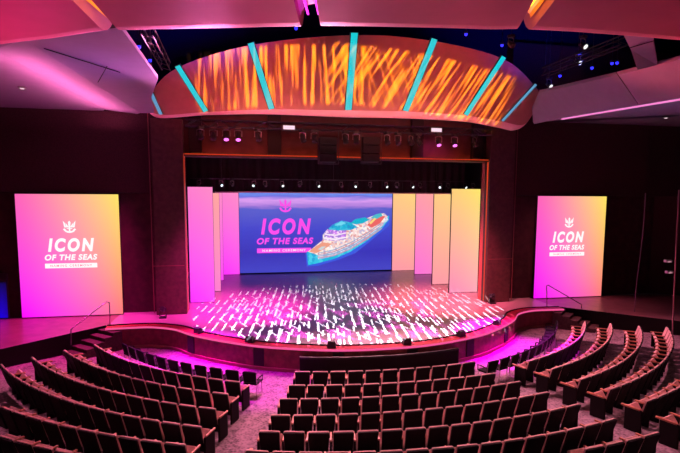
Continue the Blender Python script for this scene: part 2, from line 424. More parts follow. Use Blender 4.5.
# footlight monitors on the rim
for i, (px, py) in enumerate([(195, 331), (248, 339.5), (332, 345.5), (407, 340.5), (457, 329.5), (493, 318)]):
    p = unz(px, py+3, 0.05); q, a = lip_at(p.x)
    bm = bmesh.new(); R_ = Matrix.Rotation(a, 3, 'Z')
    pr = [(-0.16, 0.04, 0), (0.16, 0.04, 0), (0.16, 0.30, 0), (-0.16, 0.30, 0)]
    lo = [bm.verts.new(R_ @ Vector(v)) for v in pr]; hi = [bm.verts.new(R_ @ Vector((v[0]*0.85, v[1] if v[1] < 0.1 else 0.16, 0.22 if v[1] < 0.1 else 0.24))) for v in pr]
    bm.faces.new(lo); bm.faces.new(hi[::-1])
    for k in range(4): bm.faces.new((lo[k], hi[k], hi[(k+1) % 4], lo[(k+1) % 4]))
    names = ['leftmost small footlight wedge on the stage rim near the left pilaster', 'small footlight wedge on stage rim, second from the left end', 'small footlight wedge at the middle of the stage rim, left of centre', 'small footlight wedge on the stage rim, just right of centre', 'small footlight wedge on stage rim, second from the right end', 'rightmost small footlight wedge on the stage rim near the right pilaster']
    t_ = thing('footlight', names[i], 'footlight', (q.x, q.y+0.12, 0.03), 0, 'footlights along the stage rim')
    obj('housing', bm, M_FIX, t_)
    bm = bmesh.new(); box(bm, 0, 0.29, 0.10, 0.22, 0.04, 0.1, rot=None); o_ = obj('lens', bm, M_VENT, t_); o_.rotation_euler.z = a

# steps and handrails at both ends of the thrust
def steps(sgn, label):
    t_ = thing('stage_steps', label, 'steps', (sgn*9.9, 21.1, PIT), 0)
    # treads step down along the face of the side stage
    d = Vector((sgn*2.8, -2.95)).normalized(); n = Vector((-sgn*abs(d.y), -abs(d.x)))
    s = Vector((sgn*10.70, 22.38))
    for k in range(5):
        bm = bmesh.new(); z = -0.14*(k+1)+0.0
        a = s + d*(0.38*k); b = s + d*(0.38*(k+1)+0.02)
        w_ = 1.05
        P = [a, b, b+n*w_, a+n*w_]
        if sgn < 0: P = P[::-1]
        prism(bm, [(p.x, p.y, z+0.05) for p in P], (0, 0, PIT-z-0.05))
        o_ = obj('step', bm, M_STEP, t_)
    wrap(t_)
    return d, n, s
dL = steps(-1, 'carpeted steps down from the left side stage beside the curved front')
dR = steps(1, 'carpeted steps down from the right side stage beside the curved front')
def rail(pts, name, label):
    t_ = thing('handrail', label, 'handrail', pts[0])
    bm = bmesh.new(); tube(bm, pts[1:-1], 0.022, 8); obj('rail', bm, M_STEEL, t_)
    for a, b in ((pts[0], pts[1]), (pts[-1], pts[-2])):
        bm = bmesh.new(); tube(bm, [a, b], 0.022, 8); obj('post', bm, M_STEEL, t_)
    wrap(t_)
A = unz(110, 324.5, 0.0); B = unz(71, 333, 0.0)
A2 = uny(109.5, 303, A.y); A3 = uny(107, 301.5, A.y); Bt = unz(71, 345, -0.35)
Btop = uny(71, 329, Bt.y)
rail([A, A2, A3, Btop + (A3-Btop)*0.02, Btop, Bt], 'l', 'thin steel handrail sloping down the left stage steps')
A = unz(547, 306.5, 0.0); A2 = uny(546.5, 286, A.y); A3 = uny(548, 285, A.y); Bt = unz(581.5, 314, -0.30); Btop = uny(581.5, 304.5, Bt.y)
rail([A, A2, A3, Btop + (A3-Btop)*0.02, Btop, Bt], 'r', 'thin steel handrail sloping down the right stage steps')

# ------------------------------------------------------------------ walls
def wallbox(name, x0, x1, y0, y1, z0, z1, m):
    bm = bmesh.new(); box(bm, (x0+x1)/2, (y0+y1)/2, (z0+z1)/2, x1-x0, y1-y0, z1-z0); return struct(obj(name, bm, m))
wallbox('wall_left', -24, -8.95, 24.75, 25.2, 0.004, 5.62, M_DARKWALL)
wallbox('wall_left', -24, -8.95, 24.55, 25.2, 5.64, 13.5, M_DARKWALL2)
wallbox('wall_right', 8.95, 18.2, 24.75, 25.2, 0.004, 5.62, M_DARKWALL)
wallbox('wall_right', 8.95, 24, 24.55, 25.2, 5.64, 13.5, M_DARKWALL2)
bm = bmesh.new(); prism(bm, [(18.25, 24.75, .004), (23.0, 21.0, .004), (23.3, 21.4, .004), (18.25, 25.2, .004)], (0, 0, 5.62)); struct(obj('wall_right', bm, M_DARKWALL2))
bm = bmesh.new(); tube(bm, [unz(635, 312, 0.0)+Vector((0, 0, 0.0)), uny(645, 192, 21.6)], 0.03, 6); 
bm.free()
wallbox('wall_back', -12, 12, 38.0, 38.3, 0, 14, M_BLACK)
wallbox('wall_stage_left', -12.3, -12, 25.2, 38.3, 0, 14, M_BLACK)
wallbox('wall_stage_right', 12, 12.3, 25.2, 38.3, 0, 14, M_BLACK)
# recessed wall above the opening
wallbox('wall_proscenium', -8.9, 8.9, 24.9, 25.1, 7.35, 9.7, mat('brown_red_fascia_wall', (0.075, 0.028, 0.03), 0.6, noise=0.2, scale=2))
# pilasters
for sgn, label in ((-1, 'tall brown pilaster on the left side of the stage opening'), (1, 'tall brown pilaster on the right side of the stage opening')):
    t_ = thing('pilaster', label, 'pilaster', (sgn*8.3, 24.4, 0), 0, None)
    bm = bmesh.new(); box(bm, sgn*8.24, 24.23, 4.48, 1.36, 0.58, 8.94, 0.03); obj('column', bm, M_PILASTER, t_)
    bm = bmesh.new(); box(bm, sgn*7.57, 24.2, 3.75, 0.05, 0.10, 7.4); obj('edge_light', bm, M_ORANGE, t_)
    bm = bmesh.new(); box(bm, sgn*8.32, 23.945, 2.3, 1.40, 0.015, 0.025); box(bm, sgn*9.02, 23.945, 4.7, 0.03, 0.02, 9.2); obj('joint', bm, mat('reddish_joint', (0.25, 0.08, 0.08), 0.5), t_)
    bm = bmesh.new(); box(bm, sgn*7.575, 24.69, 3.7, 0.02, 0.34, 7.35); obj('reveal_panel', bm, mat('orange_lit_reveal', (0.55, 0.16, 0.12), 0.5), t_)  # orange light on the inner face put into the panel colour
    wrap(t_)
# lintel ledge with its orange light
t_ = thing('lintel', 'long dark lintel with an orange lit edge above the stage opening', 'lintel', (0, 24.2, 7.35))
bm = bmesh.new(); box(bm, 0, 24.48, 7.38, 15.08, 0.8, 0.10, 0.01); obj('ledge', bm, M_PILASTER, t_)
bm = bmesh.new(); box(bm, 0, 24.08, 7.42, 15.0, 0.03, 0.035); obj('edge_light', bm, M_ORANGE, t_)
wrap(t_)
# black border curtain behind the opening
t_ = thing('border_curtain', 'wide black border curtain hanging across the top of the stage opening', 'curtain', (0, 25.4, 7.3))
bm = bmesh.new()
rows = [[(-7.9+i*0.1, 27.6+0.05*math.sin(i*1.3), z) for i in range(159)] for z in (5.72, 15.08)]
grid(bm, rows); r = bmesh.ops.extrude_face_region(bm, geom=bm.faces[:])
for v in [q for q in r['geom'] if isinstance(q, bmesh.types.BMVert)]: v.co.y += 0.08
obj('drape', bm, mat('black_serge', (0.012, 0.006, 0.010), 0.9), t_)
wrap(t_)
# black stage wings masking behind the light panels
for sgn in (-1, 1):
    bm = bmesh.new(); box(bm, sgn*9.2, 27.0, 3.6, 1.3, 0.1, 7.2)
    tag(obj('black_leg_curtain', bm, mat('black_serge', (0.012, 0.006, 0.010), 0.9)), 'black masking curtain in the wings behind the %s pilaster' % ('left' if sgn < 0 else 'right'), 'curtain')

# ------------------------------------------------------------------ text and emblem on the screens
def text_obj(body, x, z, wd, ht, y, m, parent, name='lettering', shear=0.18, fat=0.012, sp_=1.0):
    """flat lettering fitted to a box whose left-bottom corner is x,z; faces -y"""
    cu = bpy.data.curves.new('t', 'FONT'); cu.body = body; cu.size = 1.0; cu.shear = shear; cu.offset = fat
    cu.space_character = sp_
    o = bpy.data.objects.new('t', cu); COL.objects.link(o)
    bpy.context.view_layer.update(); dg = bpy.context.evaluated_depsgraph_get()
    me = bpy.data.meshes.new_from_object(o.evaluated_get(dg)); bpy.data.objects.remove(o)
    xs = [v.co.x for v in me.vertices]; ys = [v.co.y for v in me.vertices]
    x0, x1, y0, y1 = min(xs), max(xs), min(ys), max(ys)
    for v in me.vertices:
        v.co = Vector((x+(v.co.x-x0)/(x1-x0)*wd, y, z+(v.co.y-y0)/(y1-y0)*ht))
    me.materials.clear(); me.materials.append(m); me.name = name
    q = bpy.data.objects.new(name, me); COL.objects.link(q); q.parent = parent
    return q
def flat(bm, pts, y):
    bm.faces.new([bm.verts.new((p[0], y, p[1])) for p in pts])
def emblem(cx, cz, s, y, m, parent):
    """crown over an anchor, s = half height"""
    bm = bmesh.new()
    def P(l): flat(bm, [(cx+a*s, cz+b*s) for a, b in l], y)
    P([(-0.95, 1.0), (-0.62, 0.55), (-0.55, 0.05), (-0.80, 0.05)])            # crown left spike
    P([(0.95, 1.0), (0.80, 0.05), (0.55, 0.05), (0.62, 0.55)])
    P([(-0.55, 0.62), (-0.30, 0.28), (-0.18, 0.05), (-0.52, 0.05)])
    P([(0.55, 0.62), (0.52, 0.05), (0.18, 0.05), (0.30, 0.28)])
    P([(0, 1.0), (-0.2, 0.72), (-0.13, 0.05), (0.13, 0.05), (0.2, 0.72)])
    P([(-0.80, 0.05), (0.80, 0.05), (0.76, -0.10), (-0.76, -0.10)])
    P([(-0.12, -0.10), (0.12, -0.10), (0.12, -0.80), (-0.12, -0.80)])          # anchor shank
    P([(-0.42, -0.22), (0.42, -0.22), (0.42, -0.34), (-0.42, -0.34)])
    arc = [(math.cos(rad(a)), math.sin(rad(a))) for a in range(190, 351, 16)]
    for i in range(len(arc)-1):
        a, b = arc[i], arc[i+1]
        P([(a[0]*0.90, -0.32+a[1]*0.68), (b[0]*0.90, -0.32+b[1]*0.68), (b[0]*0.62, -0.32+b[1]*0.40), (a[0]*0.62, -0.32+a[1]*0.40)])
    P([(-1.0, -0.50), (-0.80, -0.22), (-0.50, -0.48)]); P([(1.0, -0.50), (0.50, -0.48), (0.80, -0.22)])
    return obj('emblem', bm, m, parent)
def screen(name, label, x0, x1, z0, z1, y, m, frame=0.04):
    t_ = thing(name, label, 'screen', ((x0+x1)/2, y, z0))
    bm = bmesh.new(); box(bm, (x0+x1)/2, y+0.06, (z0+z1)/2, x1-x0, 0.1, z1-z0); obj('housing', bm, M_BLACK, t_)
    bm = bmesh.new(); box(bm, (x0+x1)/2, y+0.002, (z0+z1)/2, x1-x0-frame, 0.01, z1-z0-frame); obj('picture', bm, m, t_)
    return t_
def px_box(l, t, r_, b, y):
    p = uny(l, b, y); q = uny(r_, t, y); return p.x, p.z, q.x-p.x, q.z-p.z
def branding(t_, y, icon, ots, bar, emb, m, mbar, mtiny):
    text_obj('ICON', *px_box(*icon, y), y-0.012, m, t_, 'title_lettering', 0.2, 0.05, 1.35)
    text_obj('OF THE SEAS', *px_box(*ots, y), y-0.012, m, t_, 'subtitle_lettering', 0.2, 0.045, 1.15)
    x, z, w_, h = px_box(*bar, y)
    bm = bmesh.new(); flat(bm, [(x, z), (x+w_, z), (x+w_, z+h), (x, z+h)], y-0.012); b_ = obj('caption_bar', bm, mbar, t_)
    text_obj('NAMING CEREMONY', x+w_*0.10, z+h*0.28, w_*0.8, h*0.46, y-0.02, mtiny, t_, 'caption_lettering', 0.0, 0.01, 1.3)
    x, z, w_, h = px_box(*emb, y); emblem(x+w_/2, z+h/2, h/2, y-0.012, m, t_)
G_SIDE = led_gradient('sunset_gradient_picture', (1, .40, .72), (1, .90, .38), (1, .02, 1), (1, .47, .48), 1.0)
YS = 24.35
xl, zl, wl, hl = px_box(14.5, 192, 120.5, 317, YS)
t_ = screen('video_screen', 'large side screen left of the stage glowing magenta to yellow with white lettering', -14.74, -10.45, 0.02, 5.58, YS, G_SIDE)
branding(t_, YS, (48.2, 237.8, 94, 252), (45, 253.8, 97.3, 260.6), (45.3, 262.7, 97.3, 268.4), (63.5, 220.5, 75.5, 233), M_WHITE_EM, M_WHITE_EM, emis('caption_pink', srgb((1.0, .5, .65)), 1.0))
wrap(t_)
t_ = screen('video_screen', 'large side screen right of the stage glowing magenta to yellow with white lettering', 10.58, 14.80, 0.02, 5.62, YS, G_SIDE)
branding(t_, YS, (552.4, 231.2, 584, 242.8), (549.3, 244.6, 584.2, 250.2), (549.3, 251.8, 584.2, 256.2), (565, 217.3, 573.2, 227.6), M_WHITE_EM, M_WHITE_EM, emis('caption_pink', srgb((1.0, .5, .65)), 1.0))
wrap(t_)

# ------------------------------------------------------------------ main LED wall with the ship picture
def sea_mat():
    m = bpy.data.materials.new('sea_and_sky_picture'); m.use_nodes = True; t = m.node_tree; b = t.nodes['Principled BSDF']
    b.inputs['Base Color'].default_value = (0.01, 0.01, 0.01, 1)
    tc = t.nodes.new('ShaderNodeTexCoord'); sp = t.nodes.new('ShaderNodeSeparateXYZ'); t.links.new(tc.outputs['Generated'], sp.inputs[0])
    N = NT(t)
    no = t.nodes.new('ShaderNodeTexNoise'); no.inputs['Scale'].default_value = 1; no.inputs['Detail'].default_value = 4
    t.links.new(N.xyz(N.m('MULTIPLY', sp.outputs[0], 6), 0.0, N.m('MULTIPLY', sp.outputs[2], 28)), no.inputs['Vector'])
    f = N.m('ADD', sp.outputs[2], N.m('MULTIPLY', N.m('SUBTRACT', no.outputs[0], 0.5), 0.10))
    r = t.nodes.new('ShaderNodeValToRGB'); t.links.new(f, r.inputs[0]); e = r.color_ramp.elements
    stops = [(0.0, (.28, .28, .78)), (0.25, (.22, .20, .72)), (0.55, (.26, .28, .80)), (0.80, (.36, .38, .80)), (0.835, (.66, .48, .86)), (0.91, (.86, .62, .94)), (0.96, (.42, .45, .88)), (1.0, (.45, .62, .96))]
    e[0].position, e[1].position = 0.0, 1.0
    for p, c in stops[1:-1]: e.new(p)
    for i, (p, c) in enumerate(stops): e[i].position = p; e[i].color = (*srgb(c), 1)
    t.links.new(r.outputs[0], b.inputs['Emission Color']); b.inputs['Emission Strength'].default_value = 1.0
    return m
YL = 36.1
t_ = screen('led_wall', 'big LED wall at the back of the stage showing a cruise ship at sea', -5.15, 6.10, 0.08, 5.82, YL, sea_mat(), 0.02)
M_ICON = emis('magenta_lettering', srgb((1.0, .30, .92)), 1.0)
branding(t_, YL, (261, 218.2, 311, 234.8), (256.8, 237.4, 313.3, 244.6), (257, 247.6, 311, 253.2), (279, 199.3, 291.8, 212.2), M_ICON, M_ICON, M_WHITE_EM)
def speckle(name, cols, scale):
    m = bpy.data.materials.new(name); m.use_nodes = True; t = m.node_tree; b = t.nodes['Principled BSDF']
    b.inputs['Base Color'].default_value = (0.01, 0.01, 0.01, 1)
    tc = t.nodes.new('ShaderNodeTexCoord'); v = t.nodes.new('ShaderNodeTexVoronoi'); v.inputs['Scale'].default_value = scale
    t.links.new(tc.outputs['Object'], v.inputs['Vector'])
    sp = t.nodes.new('ShaderNodeSeparateColor'); t.links.new(v.outputs['Color'], sp.inputs[0])
    r = t.nodes.new('ShaderNodeValToRGB'); r.color_ramp.interpolation = 'CONSTANT'; t.links.new(sp.outputs[0], r.inputs[0]); e = r.color_ramp.elements
    while len(e) < len(cols): e.new(0.5)
    for i, c in enumerate(cols): e[i].position = i/len(cols); e[i].color = (*srgb(c), 1)
    t.links.new(r.outputs[0], b.inputs['Emission Color']); b.inputs['Emission Strength'].default_value = 1.0
    return m
SPK = {'superstructure': speckle('ship_superstructure_picture', [(1, .96, .95), (.98, .86, .86), (.95, .80, .78), (.80, .74, .86), (1, .93, .88), (.90, .62, .62)], 7),
       'glass_lounge': speckle('ship_lounge_picture', [(.86, .55, .96), (.70, .45, .88), (.97, .85, .98), (.62, .50, .85)], 8),
       'dome': speckle('ship_dome_picture', [(.05, .66, .84), (.10, .58, .82), (.25, .76, .88), (.06, .70, .86)], 6),
       'hull_side': speckle('ship_side_picture', [(.78, .86, .94), (.55, .78, .90), (.88, .88, .95), (.70, .66, .82)], 7),
       'hull': speckle('ship_hull_picture', [(.10, .72, .88), (.20, .78, .90), (.14, .66, .86), (.3, .82, .92)], 4)}
def pic(name, pts, col, lay):
    """flat piece of the ship picture; pts in a 680 x 361 frame over the screen"""
    bm = bmesh.new(); y = YL-0.010-0.004*lay
    P = [uny(240+a/4.25, 190+b/4.25, y) for a, b in pts]
    f = bm.faces.new([bm.verts.new(p) for p in P])
    bmesh.ops.triangulate(bm, faces=bm.faces[:])
    return obj(name, bm, SPK[name] if name in SPK else emis('ship_'+name+'_%.2f_%.2f_%.2f' % col, srgb(col), 1.0), t_)
pic('bow_wake', [(278, 268), (284, 325), (330, 322), (420, 296), (490, 268), (545, 225), (634, 150), (638, 122), (500, 200), (400, 250)], (.24, .36, .88), 1)
pic('hull', [(283, 262), (290, 320), (330, 311), (400, 293), (470, 262), (540, 217), (600, 168), (632, 128), (634, 108), (600, 120), (540, 160), (460, 215), (380, 255)], (.12, .72, .88), 2)
pic('hull_side', [(330, 270), (332, 296), (400, 280), (470, 250), (540, 206), (600, 160), (630, 126), (622, 108), (560, 150), (470, 215), (400, 250)], (.78, .86, .94), 3)
pic('superstructure', [(288, 262), (318, 240), (352, 212), (352, 190), (372, 166), (430, 158), (480, 135), (540, 122), (575, 106), (612, 98), (628, 112), (600, 150), (540, 192), (470, 235), (400, 262), (330, 276)], (.96, .84, .82), 4)
pic('bow_deck', [(292, 262), (318, 243), (350, 222), (392, 228), (360, 250), (326, 268)], (.94, .62, .52), 5)
pic('bow_pool', [(330, 252), (348, 240), (366, 240), (346, 256)], (.80, .84, .86), 6)
pic('glass_lounge', [(356, 208), (362, 176), (384, 162), (438, 158), (452, 172), (450, 208), (404, 216), (372, 214)], (.78, .45, .92), 5)
pic('lounge_band', [(356, 200), (404, 206), (450, 198), (450, 204), (404, 214), (356, 208)], (.98, .92, .98), 6)
pic('lounge_band', [(360, 184), (404, 190), (451, 180), (451, 185), (404, 196), (359, 190)], (.98, .90, .98), 6)
pic('dome', [(372, 168), (392, 148), (432, 130), (470, 138), (500, 158), (470, 170), (420, 172)], (.05, .66, .84), 7)
pic('dome_highlight', [(400, 152), (430, 134), (452, 140), (430, 150)], (.45, .86, .94), 8)
pic('pool_deck', [(470, 140), (490, 124), (530, 116), (552, 126), (520, 142), (490, 146)], (.08, .70, .82), 7)
pic('pool_deck', [(556, 118), (575, 104), (600, 98), (606, 110), (575, 126)], (.30, .74, .80), 7)
pic('stern_slides', [(540, 150), (560, 124), (592, 108), (618, 112), (596, 140), (560, 160)], (.93, .40, .40), 6)
pic('stern_slides', [(548, 140), (572, 118), (580, 122), (556, 146)], (.98, .84, .50), 8)
for k in range(4):
    o = k*11
    pic('cabin_row', [(330, 268+o*0.55), (400, 252+o*0.75), (470, 222+o*0.8), (540, 182+o*0.75), (604, 138+o*0.7), (604, 141+o*0.7), (540, 186+o*0.75), (470, 226+o*0.8), (400, 256+o*0.75), (330, 271+o*0.55)], (.80, .58, .66) if k % 2 else (.58, .66, .80), 7)
wrap(t_)

# LED side panels in the wings
PINKP = led_gradient('pink_magenta_panel_picture', (1, .50, .80), (1, .55, .78), (1, .18, 1), (1, .28, .96), 1.0)
PEACH = led_gradient('yellow_pink_panel_picture', (1, .82, .48), (1, .90, .42), (1, .55, .72), (1, .66, .72), 1.0)
ROSEP = led_gradient('rose_panel_picture', (1, .62, .66), (1, .66, .62), (1, .45, .85), (1, .5, .8), 1.0)
PEACH2 = led_gradient('peach_panel_picture', (1, .80, .52), (1, .84, .50), (1, .60, .66), (1, .62, .64), 1.0)
for lab, x0, x1, ht, y, m in (
    ('front left light panel in the wings, magenta, tallest and nearest the left pilaster', -7.66, -6.42, 5.98, 26.5, PINKP),
    ('narrow visible magenta light panel behind the front left panel', -7.6, -6.23, 5.71, 29.6, ROSEP),
    ('third magenta light panel from the front on the left side of the stage', -7.5, -6.20, 5.76, 33.5, PINKP),
    ('rearmost magenta light panel touching the left edge of the LED wall', -6.7, -5.16, 5.80, 36.0, PINKP),
    ('front right light panel in the wings, yellow to pink, tallest and widest', 6.74, 8.5, 6.0, 26.8, PEACH),
    ('peach light panel just behind the front right panel', 6.85, 8.4, 5.79, 29.7, PEACH2),
    ('rose pink light panel third from the front on the right side of the stage', 7.2, 8.8, 5.91, 34.0, ROSEP),
    ('rearmost yellow light panel touching the right edge of the LED wall', 6.12, 8.0, 5.86, 36.0, PEACH2)):
    t_ = thing('light_panel', lab, 'light panel', ((x0+x1)/2, y, 0), 0, 'video light panels in the stage wings')
    bm = bmesh.new(); box(bm, (x0+x1)/2, y+0.07, ht/2, x1-x0, 0.12, ht); obj('housing', bm, M_BLACK, t_)
    bm = bmesh.new(); box(bm, (x0+x1)/2, y, ht/2+0.01, x1-x0-0.02, 0.02, ht-0.03); obj('picture', bm, m, t_)
    wrap(t_)

# ------------------------------------------------------------------ header shell above the stage
NB = 55
bot_px = [(147, 108), (152, 112.5), (163, 114), (206, 112), (260, 109.5), (350, 110.5), (405, 111.5), (440, 114), (466, 115.5), (502, 121.5), (526, 118), (536, 106)]
top_px = [(147, 108), (151, 93), (157, 81), (178, 67.5), (215, 54), (251, 45), (286, 38.5), (352, 35), (394, 37), (433, 41.5), (468, 48), (503, 59), (524.7, 73), (535.3, 85.5), (538.5, 96), (536, 106)]
# matching stations on both edges (the fins run along the stations)
KB = [(147, 108), (161, 115), (206, 112), (271.5, 109.5), (348, 110.5), (405, 111.5), (465, 115.5), (501.5, 121.5), (524, 124.5), (536, 108)]
KT = [(147, 107), (151, 93), (178, 67.5), (251, 45), (354, 35), (433.5, 41), (502.5, 58.5), (534.5, 85.5), (538.6, 96), (537, 107)]
KL = [(147, 109), (160, 118), (206, 115), (271.5, 114.5), (348, 117.5), (405, 118.5), (465, 122), (497, 127.5), (517, 129.5), (535, 109)]
bp_ = smooth_curve([(a, b, 0) for a, b in KB], NB); tp_ = smooth_curve([(a, b, 0) for a, b in KT], NB); lp_ = smooth_curve([(a, b, 0) for a, b in KL], NB)
def sprof(i): return math.sin(PI*min(max(i/(NB-1), 0.0), 1.0))**0.8
def hb(i):
    return uny(bp_[i].x, bp_[i].y, 23.5-1.0*sprof(i))
def ht_(i):
    s = sprof(i); return uny(tp_[i].x, tp_[i].y, 23.5-1.0*s-1.5*s)
hdr = thing('proscenium_header', 'curved red header shell with cyan light fins hanging above the stage opening', 'header', (0, 23.5, 9.2))
bm = bmesh.new(); rows = []
for j in range(9):
    f = j/8
    row = []
    for i in range(NB):
        s = math.sin(PI*i/(NB-1)); p = hb(i).lerp(ht_(i), f); row.append(p)
    rows.append(row)
top = rows[-1]
rows.append([p+Vector((0, 0.5, 0.02)) for p in top])
rows.append([hb(i)+Vector((0, 0.9, 0.3*math.sin(PI*i/(NB-1)))) for i in range(NB)])
vs = grid(bm, rows)
lowr = [uny(lp_[i].x, lp_[i].y, 23.5-1.0*sprof(i)+0.40) for i in range(NB)]
for i in range(NB-1):
    pass
bmesh.ops.remove_doubles(bm, verts=bm.verts[:], dist=0.002)
obj('shell', bm, M_HEADER, hdr, smooth=False)
bm = bmesh.new()
rr = []
for k in range(5):
    f = k/4; rr.append([hb(i).lerp(lowr[i], f)+Vector((0, -0.0, -0.06*math.sin(PI*f))) for i in range(NB)])
rr.append([p+Vector((0, 0.3, 0.25)) for p in lowr])
grid(bm, rr)
obj('lower_lip', bm, mat('pink_glow_header_lip', (0.80, 0.50, 0.50), 0.5), hdr, smooth=True)  # pink glow under the header put into the lip colour
# light fins
for st, m, wd in ((1, M_CYAN2, 0.07), (2, M_CYAN, 0.10), (3, M_CYAN, 0.12), (4, M_CYAN, 0.14), (5, M_CYAN, 0.13), (6, M_CYAN, 0.11), (7, M_CYAN2, 0.06)):
    i = st*6; up = Vector((0, -0.10, 0))
    if st == 1: i = 6
    b0 = hb(i)+up; t0 = ht_(i)+up; t0 = t0+(t0-b0)*0.015
    d = (t0-b0).normalized(); tang = (hb(i+1)-hb(i-1)).normalized(); side = (tang-d*tang.dot(d)).normalized(); nrm = side.cross(d).normalized()
    if nrm.y < 0: nrm = -nrm
    bm = bmesh.new(); prism(bm, [b0-side*wd, b0+side*wd, t0+side*wd, t0-side*wd], nrm*0.04)
    obj('light_fin', bm, m, hdr)
    w2 = wd*1.25
    bm = bmesh.new(); prism(bm, [b0-side*w2+nrm*.04, b0+side*w2+nrm*.04, t0+side*w2+nrm*.04, t0-side*w2+nrm*.04], nrm*0.12)
    obj('fin_housing', bm, M_FIX, hdr)
wrap(hdr)
# warm strip under the header that lights its lip
area('header_lip_strip', (0, 21.9, 8.75), (0, 22.9, 9.25), 60, (1.0, 0.30, 0.25), 11.0, 0.1)

# ------------------------------------------------------------------ ceilings
# black void above
bm = bmesh.new(); box(bm, 0, 22, 15.2, 50, 34, 0.2); struct(obj('ceiling', bm, M_VOID))
wallbox('wall_void', -24, 24, 25.2, 25.4, 9.0, 15.2, M_VOID)
spot('void_blue_light', (-5, 18, 9.9), (-7, 20, 15), 2600, (0.02, 0.03, 1.0), 120, 0.9, 0.5)
spot('void_blue_light', (9, 18, 9.9), (9, 20, 15), 2600, (0.02, 0.03, 1.0), 120, 0.9, 0.5)

def slab(name, pts, thick, m, label=None, cat=None, grp=None, kind=None):
    bm = bmesh.new(); prism(bm, pts, thick); o = obj(name, bm, m)
    if label: tag(o, label, cat, grp)
    if kind: struct(o)
    return o
# lower flat side ceilings (z about 9.3)
ZL = 9.28
def onz(px, py, z): 
    return unz(px, py, z)
L_edge = [onz(-6, 50, ZL), onz(0, 53, ZL), onz(105, 109, ZL)]
slab('ceiling', [L_edge[0], L_edge[2], Vector((-11.0, 24.6, ZL)), Vector((-26, 24.6, ZL)), Vector((-26, L_edge[0].y, ZL))], (0, 0, 0.15), M_CEIL, kind=1)
# lilac sloped panel at left
P1 = ray(24, 39.5)*11.8+CAM; P2 = ray(120, 30.5)*11.3+CAM; P3 = ray(141, 113)*21.0+CAM
nL = (P2-P1).cross(P3-P1).normalized()
def pl(px, py): return unplane(px, py, P1, nL)
p5 = pl(141, 113); p4 = pl(151, 98)
slab('ceiling_panel', [pl(26, 40.8), pl(120, 27), pl(158, 79), p4, pl(154, 113), p5], (0, 0, 0.12), M_CEIL, 'large lilac sloping ceiling panel on the left above the side stage', 'ceiling panel')
# pink cove riser between the flat ceiling and the lilac panel
a0 = onz(-6, 50, ZL); a1 = onz(0, 53, ZL); a2 = onz(106, 110, ZL)
bm = bmesh.new()
q0 = ray(-8, 36)*12.2+CAM
grid(bm, [[a0, a1, a2, onz(136, 114.5, ZL)], [q0, pl(24, 39.8)+Vector((0, 0, 0.02)), pl(100, 88)+Vector((0, 0, .02)), p5+Vector((0, 0, 0.02))]])
r = bmesh.ops.extrude_face_region(bm, geom=bm.faces[:])
for v in [q for q in r['geom'] if isinstance(q, bmesh.types.BMVert)]: v.co.z += 0.1
tag(obj('ceiling_cove', bm, M_CEIL), 'bright pink lit cove strip running along the left lilac ceiling panel', 'ceiling cove')
# seam lines on the lilac panel
for (a, b) in (((44, 48), (120, 72)), ((107, 66), (98, 82))):
    A_, B_ = pl(*a)-Vector((0, 0, .01)), pl(*b)-Vector((0, 0, .01)); bm = bmesh.new(); tube(bm, [A_, B_], 0.012, 4); struct(obj('trim_1', bm, M_ENDP))

# right side
Q1 = ray(541, 93)*21.6+CAM; Q2 = ray(684, 58.5)*14.5+CAM; Q3 = ray(684, 98)*15.6+CAM
nR = (Q2-Q1).cross(Q3-Q1).normalized()
def pr_(px, py): return unplane(px, py, Q1, nR)
slab('ceiling_panel', [pr_(541, 92.5), pr_(617.5, 75), pr_(639, 106), pr_(560, 119), pr_(534, 124), pr_(533, 110)], (0, 0.1, 0.12), M_CEIL, 'long lilac sloping ceiling panel on the right next to the header', 'ceiling panel')
slab('ceiling_panel', [pr_(618.3, 74.8), pr_(684, 58.5), pr_(684, 98), pr_(639.8, 106)], (0, 0.1, 0.12), M_CEIL, 'lilac sloping ceiling panel at the right edge of the photo beyond the seam', 'ceiling panel')
A_, B_ = pr_(562, 118.6), pr_(684, 98.2); 
bm = bmesh.new(); tube(bm, [A_+Vector((0, 0, -.02)), B_+Vector((0, 0, -.02))], 0.035, 6); struct(obj('trim_2', bm, emis('pink_cove_line', srgb((1.0, .55, .85)), 0.9)))
z_r = 9.55
slab('ceiling', [onz(540, 123, z_r), onz(690, 99, z_r), Vector((28, 14, z_r)), Vector((28, 24.6, z_r)), Vector((10.5, 24.6, z_r))], (0, 0, 0.15), M_CEIL, kind=1)
# upright lilac panel seen between the soffit and the right slope
C0 = ray(621, 30)*13.0+CAM; C1_ = ray(652, 32)*13.0+CAM; C2_ = ray(657.5, 65)*15.5+CAM; C3_ = ray(637.5, 70)*15.5+CAM; C4_ = ray(631, 50)*14.3+CAM
slab('ceiling_panel', [C0, C1_, C2_, C3_, C4_], (0.1, 0.1, 0.1), M_CEIL, 'short upright lilac panel between the red soffit and the right sloping panel', 'ceiling panel')
A_, B_ = ray(629, 47)*14.1+CAM, ray(653, 40)*13.6+CAM
bm = bmesh.new(); tube(bm, [A_+Vector((0, -.03, -.03)), B_+Vector((0, -.03, -.03))], 0.012, 4); struct(obj('trim_3', bm, M_ENDP))
